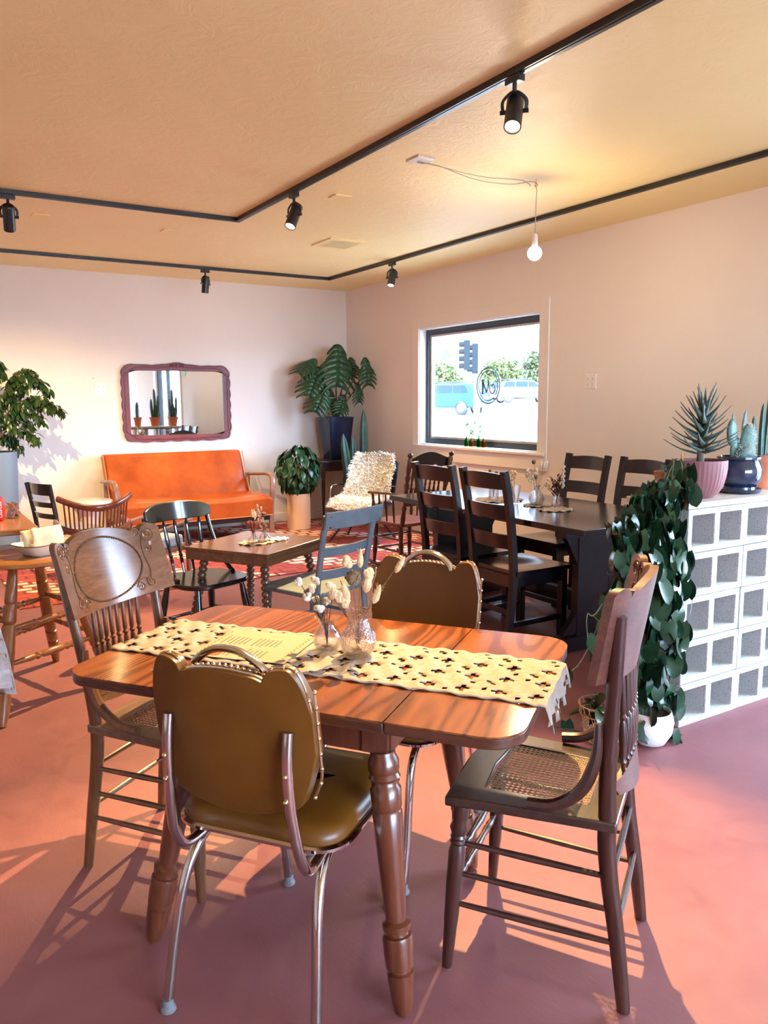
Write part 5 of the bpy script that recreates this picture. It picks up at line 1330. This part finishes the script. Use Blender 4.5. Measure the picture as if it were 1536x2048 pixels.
for k, (rx, rz_, dx_, dy_, dz_) in enumerate(((12, 4, .0, -.035, .055), (28, -8, -.02, -.005, .050), (40, 12, .02, .03, .045), (66, -4, 0, .0, .030))):
    b = B(); g = {}
    for i in range(9):
        for j in range(9): g[i, j] = b.bm.verts.new((-.085 + .17 * i / 8, .006 * math.sin(i * .9 + k) + .004 * math.sin(j), -.055 + .11 * j / 8))
    for i in range(8):
        for j in range(8): b.face((g[i, j], g[i + 1, j], g[i + 1, j + 1], g[i, j + 1]))
    obj('napkin', b, M['napkin'], np_, solid=.006, rot=(R(-rx), 0, R(rz_)), loc=(dx_, dy_, dz_ + .012))
# can and wooden stand
cn = thing('soda_can', 'red soda can on the pedestal table at the left edge of the photo', 'can', (.425, 4.52, .8155))
obj('can_body', B().lathe([(.024, 0), (.031, .006), (.033, .014), (.033, .105), (.027, .118), (.026, .121), (.024, .118), (.01, .118)], n=28), mat('red_can_paint', (.55, .012, .015), .3), cn)
tx = bpy.data.curves.new('can_text', 'FONT'); tx.body = 'Coca-Cola'; tx.size = .026; tx.extrude = .0004; tx.align_x = 'CENTER'; tx.align_y = 'CENTER'
to = bpy.data.objects.new('can_text_source', tx); col.objects.link(to); dg = bpy.context.evaluated_depsgraph_get()
me = bpy.data.meshes.new_from_object(to.evaluated_get(dg)); col.objects.unlink(to); bpy.data.objects.remove(to)
for v_ in me.vertices:
    x, y = v_.co.x, v_.co.y; a = R(-75) - y / .0334 ; rr = .0332 + .0004 + v_.co.z
    # text runs up the can: x -> height, y -> around
    v_.co = Vector((rr * math.cos(a), rr * math.sin(a), .060 + x * .75))
me.materials.append(mat('white_lettering', (.85, .82, .8), .4)); lt = bpy.data.objects.new('lettering', me); col.objects.link(lt); lt.parent = cn
an = thing('wooden_block_stand', 'small A-shaped wooden stand beside the red can on the pedestal table', 'table stand', (.505, 4.60, .8155), R(10))
for s in (-1, 1): obj('panel', B().box((s * .018, 0, .038), (.008, .10, .080), M=Matrix.Rotation(0, 4, 'X')), M['goldoak'], an, smooth=False, rot=(0, R(-s * 22), 0))
obj('front_rail', B().box((0, -.04, .03), (.05, .01, .012)).box((0, -.04, .055), (.035, .01, .010)), M['goldoak'], an, smooth=False)

# table with a white lace cloth at the left edge
lt_ = thing('cloth_covered_table', 'wooden table under the white lace cloth, mostly outside the left edge of the photo', 'table', (-.33, 3.17, 0), R(8))
obj('tabletop', B().box((0, 0, .725), (1.0, .56, .03)), M['goldoakx'], lt_, smooth=False)
for sx in (-1, 1):
    for sy in (-1, 1): obj('leg', B().turn((sx * .44, sy * .22, 0), (sx * .44, sy * .22, .71), LP, 10), M['goldoak'], lt_)
b = B(); g = {}; NX, NY = 110, 76; cell = .0155
for i in range(NX + 1):
    for j in range(NY + 1):
        x = (i - NX / 2) * cell; y = (j - NY / 2) * cell; ex = max(0, abs(x) - .505); ey = max(0, abs(y) - .285); sx = math.copysign(1, x); sy = math.copysign(1, y)
        d = min(.33, math.hypot(ex, ey) if ex and ey else ex + ey)
        rip = .015 * math.sin((x if ey else y) * 26) * min(1, d * 6)
        X_ = min(abs(x), .505) + (.022 + .10 * d * (1 if ex and ey else .45) if ex > 0 else 0) + (rip if ex > 0 else 0); Y_ = min(abs(y), .285) + (.022 + .10 * d * (1 if ex and ey else .45) if ey > 0 else 0) + (rip if ey > 0 else 0)
        g[i, j] = b.bm.verts.new((sx * X_, sy * Y_, .7435 - d * .98))
for i in range(NX):
    for j in range(NY):
        if (i * 3 + j * 5) % 4 == 0 and (i // 4 + j // 4) % 3 and ((i + j) % 3): continue
        b.face((g[i, j], g[i + 1, j], g[i + 1, j + 1], g[i, j + 1]))
lc2 = obj('lace_tablecloth', b, M['lace_white'], solid=.0015); lc2.location = (-.33, 3.17, 0); lc2.rotation_euler = (0, 0, R(8)); tag(lc2, 'white lace tablecloth hanging off the table at the left edge of the photo', 'tablecloth')

# ------------------------------------------------------------------ trailing philodendron by the counter
ph = thing('philodendron_pot', 'terracotta pot with a long trailing heart-leaf vine at the end of the block counter', 'potted plant', (2.87, 2.255, .9920))
obj('pot', B().lathe([(.045, 0), (.058, .09), (.064, .092), (.066, .12), (.058, .12), (.056, .105)], n=28, cap1=False), M['terracotta'], ph); obj('soil', B().lathe([(.056, .108), (.01, .112)], n=16), M['soil'], ph)
obj('plant_label', B().box((.02, -.045, .15), (.026, .006, .09), rz=.4).box((-.02, -.035, .145), (.020, .006, .07), rz=-.2), M['goldoakx'], ph, smooth=False)
q = random.Random(17); vb = B(); sp = []; sp2 = []
def vine(pts, lf=.028, k=1.0, only=None):
    if len(pts) > 3: pts = [(0, 0, .11), (-.09 + .25 * pts[1][0], -.02 + pts[1][1] * .5, .09)] + [(p[0] - .27, p[1] + .015, p[2] - .2615) for p in pts[1:]]
    P = spline(pts, 9); vb.tube(P, .0026, 5); acc = 0
    for i in range(1, len(P)):
        acc += (P[i] - P[i - 1]).length
        if acc > lf and (len(pts) < 5 or i > 10):
            acc = 0; a = q.uniform(0, 6.28); o_p = Vector((q.uniform(-.05, .05), q.uniform(-.075, .03), q.uniform(-.02, .03)))
            vb.tube([P[i], P[i] + o_p], .0014, 4)
            sp.append((P[i] + o_p, Vector((q.uniform(-.6, .6), q.uniform(-.5, .2), -1)), q.uniform(.75, 1.2) * k))
for i in range(46):
    x0 = q.uniform(-.10, .12); y0 = q.uniform(-.10, .02); ang = q.uniform(-2.8, -.3); rr = q.uniform(.12, .20); ex = rr * math.cos(ang); ey = rr * math.sin(ang) * .8
    ex = max(-.22, min(.11, ex)); zend = q.choice((-.12, -.25, -.4, -.5, -.6, -.68)) if i > 8 else q.uniform(-.1, .05)
    dx_ = q.uniform(-.06, .05)
    vine([(x0 * .5, y0 * .3, .15), (ex * .8, ey * .8 - .02, .19), (ex, ey - .04, .10), (ex + dx_ * .5, ey - .05, (zend + .1) / 2), (ex + dx_, ey - .05, zend)], .034)
vine([(-.01, -.02, .11), (-.02, -.04, .17), (-.03, -.06, .18)], .05); vine([(0, -.02, .11), (-.06, -.06, .15), (-.12, -.08, .10)], .035)
vine([(-.1, -.1, .05), (-.24, -.12, -.12), (-.30, -.10, -.16), (-.31, -.12, -.28)], .10, .8); vine([(-.15, -.1, -.2), (-.28, -.06, -.36), (-.40, 0, -.33), (-.46, .02, -.40)], .16, .7)
vine([(.0, -.2, -.60), (-.10, -.16, -.72), (-.18, .0, -.722), (-.27, .14, -.718)], .14, .9); vine([(.05, -.14, -.55), (.09, -.20, -.70), (.12, -.22, -.718), (.14, -.24, -.718)], .06, 1.0)
vine([(-.12, -.1, -.5), (-.2, -.16, -.65), (-.16, -.2, -.718)], .07, .9)
obj('vines', vb, mat('vine_stem', (.05, .065, .025), .6), ph)
def heart(u): return (math.sin(PI * min(1, (u * .86 + .14))) ** .62) * (1 if u < .97 else .3)
lo_ = plant_leaves(sp, M['leaf2'], ph, L=.080, W=.062, seed=9, droop=.25, shape=heart, fold=.12, heart=.22, n=6)
fp = thing('ribbed_floor_pot', 'white ribbed pot on the floor under the trailing vines, by the counter corner', 'pot', (2.585, 2.07, 0)); fp.scale = (.82, .82, .9)
obj('pot', B().lathe([(.05, 0), (.075, .01), (.105, .06), (.112, .11), (.100, .16), (.094, .16), (.09, .14)], n=64, cap1=False, wob=lambda j, z: 1 + .012 * (j % 2)), M['white'], fp); obj('soil', B().lathe([(.095, .145), (.01, .148)], n=16), M['soil'], fp)
bk_ = thing('wire_basket', 'small wire plant basket on the floor beside the white ribbed pot', 'basket', (2.44, 2.20, 0))
b = B()
for z, r_ in ((.005, .07), (.06, .085), (.12, .095), (.16, .10)): b.tube([(r_ * math.cos(2 * PI * i / 24), r_ * math.sin(2 * PI * i / 24), z) for i in range(24)], .002, 4, closed=True)
for k in range(20):
    a = 2 * PI * k / 20
    for s in (-1, 1): b.tube([(.07 * math.cos(a), .07 * math.sin(a), .005), (.1 * math.cos(a + s * .5), .1 * math.sin(a + s * .5), .16)], .0015, 4)
obj('wire_frame', b, M['bamboo'], bk_)
q = random.Random(4); obj('plant_leaves', *(lambda bb_: (bb_, M['leaf2']))((lambda bb_: ([bb_.leaf((q.uniform(-.08, .08), q.uniform(-.08, .08), q.uniform(.10, .19)), (q.uniform(-1, 1), q.uniform(-1, 1), q.uniform(-.6, .3)), (0, 0, 1), .07, .055, heart, n=5) for _ in range(34)], bb_)[1])(B())), bk_)
# ------------------------------------------------------------------ ceiling fittings
def track(name, label, pts):
    b = B(); w_, h_ = .036, .028
    for (x0, y0), (x1, y1) in zip(pts, pts[1:]):
        cx, cy = (x0 + x1) / 2, (y0 + y1) / 2; lx, ly = abs(x1 - x0), abs(y1 - y0)
        if lx > ly: b.box((cx - w_ / 2 * 0, cy, ZC - h_ / 2), (lx + w_, w_, h_)); b.box((cx, cy, ZC - h_ - .0005), (lx, .012, .003))
        else: b.box((cx, cy - w_ * 0 - w_ / 2, ZC - h_ / 2), (w_, ly - w_ * .0, h_)); b.box((cx, cy, ZC - h_ - .0005), (.012, ly, .003))
    return tag(obj(name, b, M['black'], smooth=False), label, 'track rail')
track('track_rail', 'black ceiling track nearer the camera, turning a corner over the middle of the room', [(XL + .2, 5.625), (2.245, 5.625), (2.245, -2.2)])
track('track_rail', 'black ceiling track running close to the back and right walls', [(XL + .2, 7.745), (4.118, 7.745), (4.118, -2.2)])
M['lens_on'] = emit('lit_lamp_lens', (1.0, .80, .50), 9)
def spot(label, x, y, d, W_, yaw=0, size=R(95), blend=.55):
    t = thing('track_spotlight', label, 'spotlight', (x, y, ZC - .03), R(yaw), 'black spotlights on the ceiling tracks')
    obj('track_adapter', B().box((0, 0, -.014), (.036, .085, .028)), M['black'], t, smooth=False, bevel=.003)
    obj('stem', B().tube([(0, 0, -.02), (0, 0, -.06)], .009, 8), M['black'], t)
    d = Vector(d).normalized(); dl = Matrix.Rotation(-R(yaw), 3, 'Z') @ d
    c = Vector((0, 0, -.135)); sd = dl.cross(Vector((0, 0, 1))).normalized() if abs(dl.z) < .999 else Vector((1, 0, 0))
    obj('yoke', B().tube(spline([c + sd * .046, c + sd * .046 + Vector((0, 0, .045)), (0, 0, -.058), c - sd * .046 + Vector((0, 0, .045)), c - sd * .046], 6), .0045, 6, flat=2.0), M['black'], t)
    obj('yoke_knob', B().tube([c + sd * .034, c + sd * .058], .009, 8).tube([c - sd * .034, c - sd * .058], .009, 8), M['black'], t)
    can = obj('lamp_can', B().turn(c - dl * .075, c + dl * .088, [(0, .030), (.03, .034), (.05, .0355), (.97, .0355), (1.0, .0355), (1.0, .031), (.93, .030)], 28), M['black'], t)
    obj('lamp_lens', B().turn(c + dl * .0775, c + dl * .0815, [(0, .0295), (1, .0295)], 24), M['lens_on'], can)
    if W_:
        L_ = light('lamp_light', 'SPOT', c + dl * .095, W_, LAMP_COL, spot_size=size, spot_blend=blend, shadow_soft_size=.014)
        L_.rotation_euler = dl.to_track_quat('-Z', 'Y').to_euler(); L_.parent = t
    return t
spot('lit black spotlight closest to the camera, hanging over the laminate table', 2.245, 2.60, (-1.25, -1.1, -2.6), LAMP_A_W, 0, R(66), .5)
spot('black spotlight on the nearer track just right of its corner, tilted to the left', 2.245, 4.68, (-1.35, -.62, -2.6), LAMP_W * 2.7, 0, R(64), .45)
spot('black spotlight at the left edge of the photo on the nearer track', .715, 5.625, (.10, .75, -1), LAMP_W * 1.7, 90, R(100), .7)
spot('black spotlight on the far track above the mirror', 2.73, 7.745, (-.06, .14, -1), LAMP_W * .9, 90, R(72), .9)
spot('black spotlight on the far track, near the corner by the window', 4.118, 6.48, (-.35, -.25, -1), LAMP_W * .9, 0, R(105), .7)
# pendant
pl = tag(obj('ceiling_cover_plate', B().box((2.60, 3.79, ZC - .004), (.12, .125, .008)), M['greywhite'], smooth=False, bevel=.002), 'pale square ceiling plate where the pendant cord starts', 'cover plate')
for nm_, x, y, lab in (('a', 2.595, 4.715, 'ochre blank ceiling plate right of the nearer track corner'), ('b', 1.0, 6.25, 'ochre blank ceiling plate at the left, behind the left-edge spotlight'), ('c', 1.94, 6.29, 'ochre blank ceiling plate between the two tracks, left of the corner')):
    tag(obj('ceiling_cover_plate', B().box((x, y, ZC - .004), (.115, .105, .008)), M['ceil'], smooth=False, bevel=.002), lab, 'cover plate', 'blank ceiling plates')
pe = thing('pendant_bulb', 'bare round lit bulb hanging from a cord swagged across the ceiling', 'pendant light', (3.42, 3.75, ZC))
b = B(); b.tube(spline([(0, 0, -.04), (-.03, 0, -.02), (-.2, .01, -.055), (-.45, .02, -.06), (-.70, .03, -.02), (-.80, .045, -.012), (-.83, .06, -.010), (-.79, .07, -.010), (-.74, .05, -.012), (-.4, .03, -.035), (-.12, .01, -.02), (-.04, .0, -.045)], 6), .0028, 6)
b.tube(spline([(0, 0, -.04), (.012, .005, -.07), (.004, 0, -.12), (0, 0, -.33)], 5), .0028, 6)
obj('cord', b, mat('grey_cord', (.42, .34, .26), .6), pe)
obj('hook', B().tube(spline([(0, 0, 0), (0, 0, -.02), (.012, 0, -.035), (0, 0, -.048), (-.012, 0, -.038)], 4), .003, 6), M['brass'], pe)
obj('socket', B().lathe([(.008, -.318), (.016, -.325), (.018, -.345), (.020, -.375), (.019, -.392)], n=20), M['greywhite'], pe)
ZB = -.435
obj('bulb', B().ball((0, 0, ZB), .044, 24), emit('lit_bulb_glass', (1.0, .84, .62), 14), pe)
bl = light('bulb_light', 'POINT', (0, 0, ZB - .052), BULB_W, (1.0, .74, .46), shadow_soft_size=.044); bl.parent = pe
vt = thing('ceiling_vent', 'rectangular slotted ceiling vent between the two tracks', 'vent', (3.325, 6.07, ZC), R(0))
b = B().ring(rrect(.35, .36, .004, 1), rrect(.27, .28, .004, 1), -.010, 0); obj('frame', b, M['ceil'], vt, smooth=False)
for i in range(10): obj('slat', B().box((0, -.126 + .028 * i, -.008), (.275, .012, .003), M=Matrix.Identity(4)), M['ceil'], vt, smooth=False)
obj('duct', B().box((0, 0, -.002), (.272, .282, .003)), M['black'], vt, smooth=False)
tag(obj('wall_screw', B().ball((1.79, YB - .002, 1.68), .006, 8), M['greywhite']), 'tiny screw in the back wall between outlet and mirror', 'screw')

# ------------------------------------------------------------------ outside the window
def gz(d): return -.30 + .0235 * d
M['asphalt'] = mottled('sunlit_concrete_lot', (.62, .60, .58), (.5, .48, .46), .5, .9, 0)
b = B(); vs = [b.bm.verts.new(p) for p in ((5.0, -60, -.12), (5.0, 110, -.12), (110, 110, 4.88), (110, -60, 4.88))]; b.face(vs)
struct('parking_lot', b, M['asphalt'], smooth=False)
struct('pavement_front', B().box((0, -22, -.15), (60, 38, .1)), M['asphalt'], smooth=False)
def outp(px_, dist, z):
    ang = YAW + math.atan((px_ - 768) / F_PX); return Vector((math.sin(ang) * dist, math.cos(ang) * dist, z))
def lot_z(p): return -.12 + (p.x - 5) / 105 * 5.0
M['signal'] = mat('dull_black_signal', (.012, .016, .02), .9, 0, **{'Specular IOR Level': .05})
def car(label, px_, dist, rz, paint, kind, s=1.0):
    p = outp(px_, dist, 0); p.z = lot_z(p)
    t = thing('parked_car', label, 'car', p, rz); t.scale = (s, s, s)
    L_ = 4.5
    roof = [(-2.2, .35), (-2.25, .80), (-2.18, 1.0), (-1.95, 1.42), (-1.6, 1.52), (.2, 1.52), (.55, 1.46), (1.15, 1.0), (2.05, .88), (2.25, .70), (2.25, .35)] if kind == 'wagon' else [(-2.1, .35), (-2.15, .85), (-2.05, 1.05), (-1.55, 1.42), (-.9, 1.52), (.1, 1.52), (.5, 1.44), (1.2, 1.0), (2.0, .88), (2.2, .70), (2.2, .35)]
    Mz = Matrix(((1, 0, 0, 0), (0, 0, 1, 0), (0, 1, 0, 0), (0, 0, 0, 1)))
    obj('car_body', B().prism(roof, -.86, .86, Mz), paint, t, bevel=.08)
    wnm = mat('car_window', (.008, .02, .03), .4, 0, **{'Specular IOR Level': .2})
    wp = [(-1.75, 1.08), (-1.55, 1.42), (-.95, 1.42), (-.95, 1.08)], [(-.87, 1.08), (-.87, 1.43), (-.05, 1.43), (-.05, 1.08)], [(.03, 1.08), (.03, 1.43), (.35, 1.42), (.85, 1.08)]
    for w_ in wp: obj('side_window', B().prism(w_, -.875, .875, Mz), wnm, t, smooth=False)
    obj('rear_window', B().bar((-2.165, 0, 1.08), (-1.985, 0, 1.40), 1.35, .03, (1, 0, 0)), wnm, t, smooth=False)
    for x in (-1.4, 1.4):
        for y in (-.83, .83):
            wh = obj('wheel', B().turn((x, y - .11, .33), (x, y + .11, .33), [(0, .30), (.1, .33), (.9, .33), (1, .30)], 24), M['black'], t)
            obj('wheel_rim', B().turn((x, y - .12, .33), (x, y + .12, .33), [(0, .20), (1, .20)], 12), M['greywhite'], wh)
    obj('tail_light', B().box((-2.2, .66, .92), (.08, .28, .20)).box((-2.2, -.66, .92), (.08, .28, .20)), mat('red_tail_light', (.6, .02, .02), .3), t, smooth=False)
    obj('roof_rack', B().box((-.6, .6, 1.60), (1.9, .04, .04)).box((-.6, -.6, 1.60), (1.9, .04, .04)).box((-1.3, 0, 1.58), (.05, 1.2, .03)).box((.1, 0, 1.58), (.05, 1.2, .03)), M['black'], t, smooth=False)
    obj('bumper', B().box((-2.22, 0, .48), (.16, 1.66, .2)), M['greywhite'], t, smooth=False, bevel=.03)
    obj('number_plate', B().box((-2.26, 0, .80), (.04, .42, .15)), M['white'], t, smooth=False)
car('blue estate car with a roof rack parked outside the window, on the left', 889, 40, R(115), mat('blue_car_paint', (.014, .045, .14), .5, 0, **{'Specular IOR Level': .15}), 'wagon')
car('pale silver-green hatchback parked outside the window, on the right', 1046, 52, R(-22), mat('silver_green_paint', (.08, .13, .15), .5, 0, **{'Specular IOR Level': .15}), 'hatch', .95)
b = B(); p = outp(953, 24, 0); p.z = lot_z(p)
tl = thing('utility_pole', 'pale utility pole with traffic lights outside the window', 'pole', p)
obj('pole', B().tube([(0, 0, 0), (0, 0, 3.1)], .10, 14), mat('pale_pole', (.16, .155, .15), .7), tl)
for k, (s_, z) in enumerate(((-.30, 2.42), (-.06, 2.32))):
    cx_, cy_ = .78 * s_ - .14, -.63 * s_ - .17
    h = obj('traffic_signal', B().box((cx_, cy_, z), (.17, .17, .86), rz=-.7), M['signal'], tl, smooth=False)
    for i in range(4): obj('signal_visor', B().tube([(cx_ - .05, cy_ + .04, z + .32 - .21 * i), (cx_ - .19, cy_ + .13, z + .32 - .21 * i)], .07, 10), M['signal'], h)
obj('yellow_sign', B().box((-.12, -.16, 3.03), (.30, .05, .16), rz=-.7), mat('yellow_sign_face', (.80, .50, .01), .6), tl, smooth=False)
# hillside with trees
M['hill'] = mottled('scrubby_hillside', (.045, .055, .026), (.012, .022, .012), .35, .95, .6, 1.0)
b = B(); g = {}; NXh, NYh = 90, 24; q = random.Random(2)
for i in range(NXh + 1):
    for j in range(NYh + 1):
        ang = R(5) + R(80) * i / NXh; d = 62 + 90 * j / NYh; hgt = 1.8 + 12.5 * (j / NYh) ** 1.0 * (.85 + .2 * math.sin(i * .21) + .08 * math.sin(i * .9)) + q.uniform(-.5, .9) * (1 if j else 0)
        g[i, j] = b.bm.verts.new((math.sin(ang) * d, math.cos(ang) * d, hgt))
for i in range(NXh):
    for j in range(NYh): b.face((g[i, j], g[i + 1, j], g[i + 1, j + 1], g[i, j + 1]))
struct('hillside', b, M['hill'])
def tree(label, px_, dist, h, r_, m, seed):
    p = outp(px_, dist, 0); p.z = lot_z(p) - .1
    t = thing('tree', label, 'tree', p, 0, 'trees beyond the parked cars'); q = random.Random(seed)
    obj('trunk', B().tube([(0, 0, 0), (.1, 0, h * .6)], [.16, .08], 8), M['bark'], t)
    b = B()
    for k in range(900):
        d = Vector((q.gauss(0, 1), q.gauss(0, 1), q.gauss(0, 1))).normalized() * q.uniform(.5, 1); c = Vector((d.x * r_, d.y * r_, h * .62 + d.z * h * .40))
        b.leaf(c, (q.uniform(-1, 1), q.uniform(-1, 1), q.uniform(-.6, .6)), (0, 0, 1), .42, .26, leafshape, n=2)
    obj('foliage', b, m, t)
tm = mottled('bright_spring_foliage', (.16, .19, .06), (.09, .12, .04), 2, .8, 0)
tree('pale green tree beyond the parked cars, at the left of the window view', 882, 58, 3.0, 1.5, tm, 1)
tree('yellow-green tree beyond the emblem on the window', 1000, 62, 3.2, 1.7, tm, 2)
tree('green tree at the right side of the window view', 1072, 60, 3.6, 1.2, mottled('mid_green_foliage', (.11, .15, .06), (.06, .09, .04), 2, .8, 0), 3)
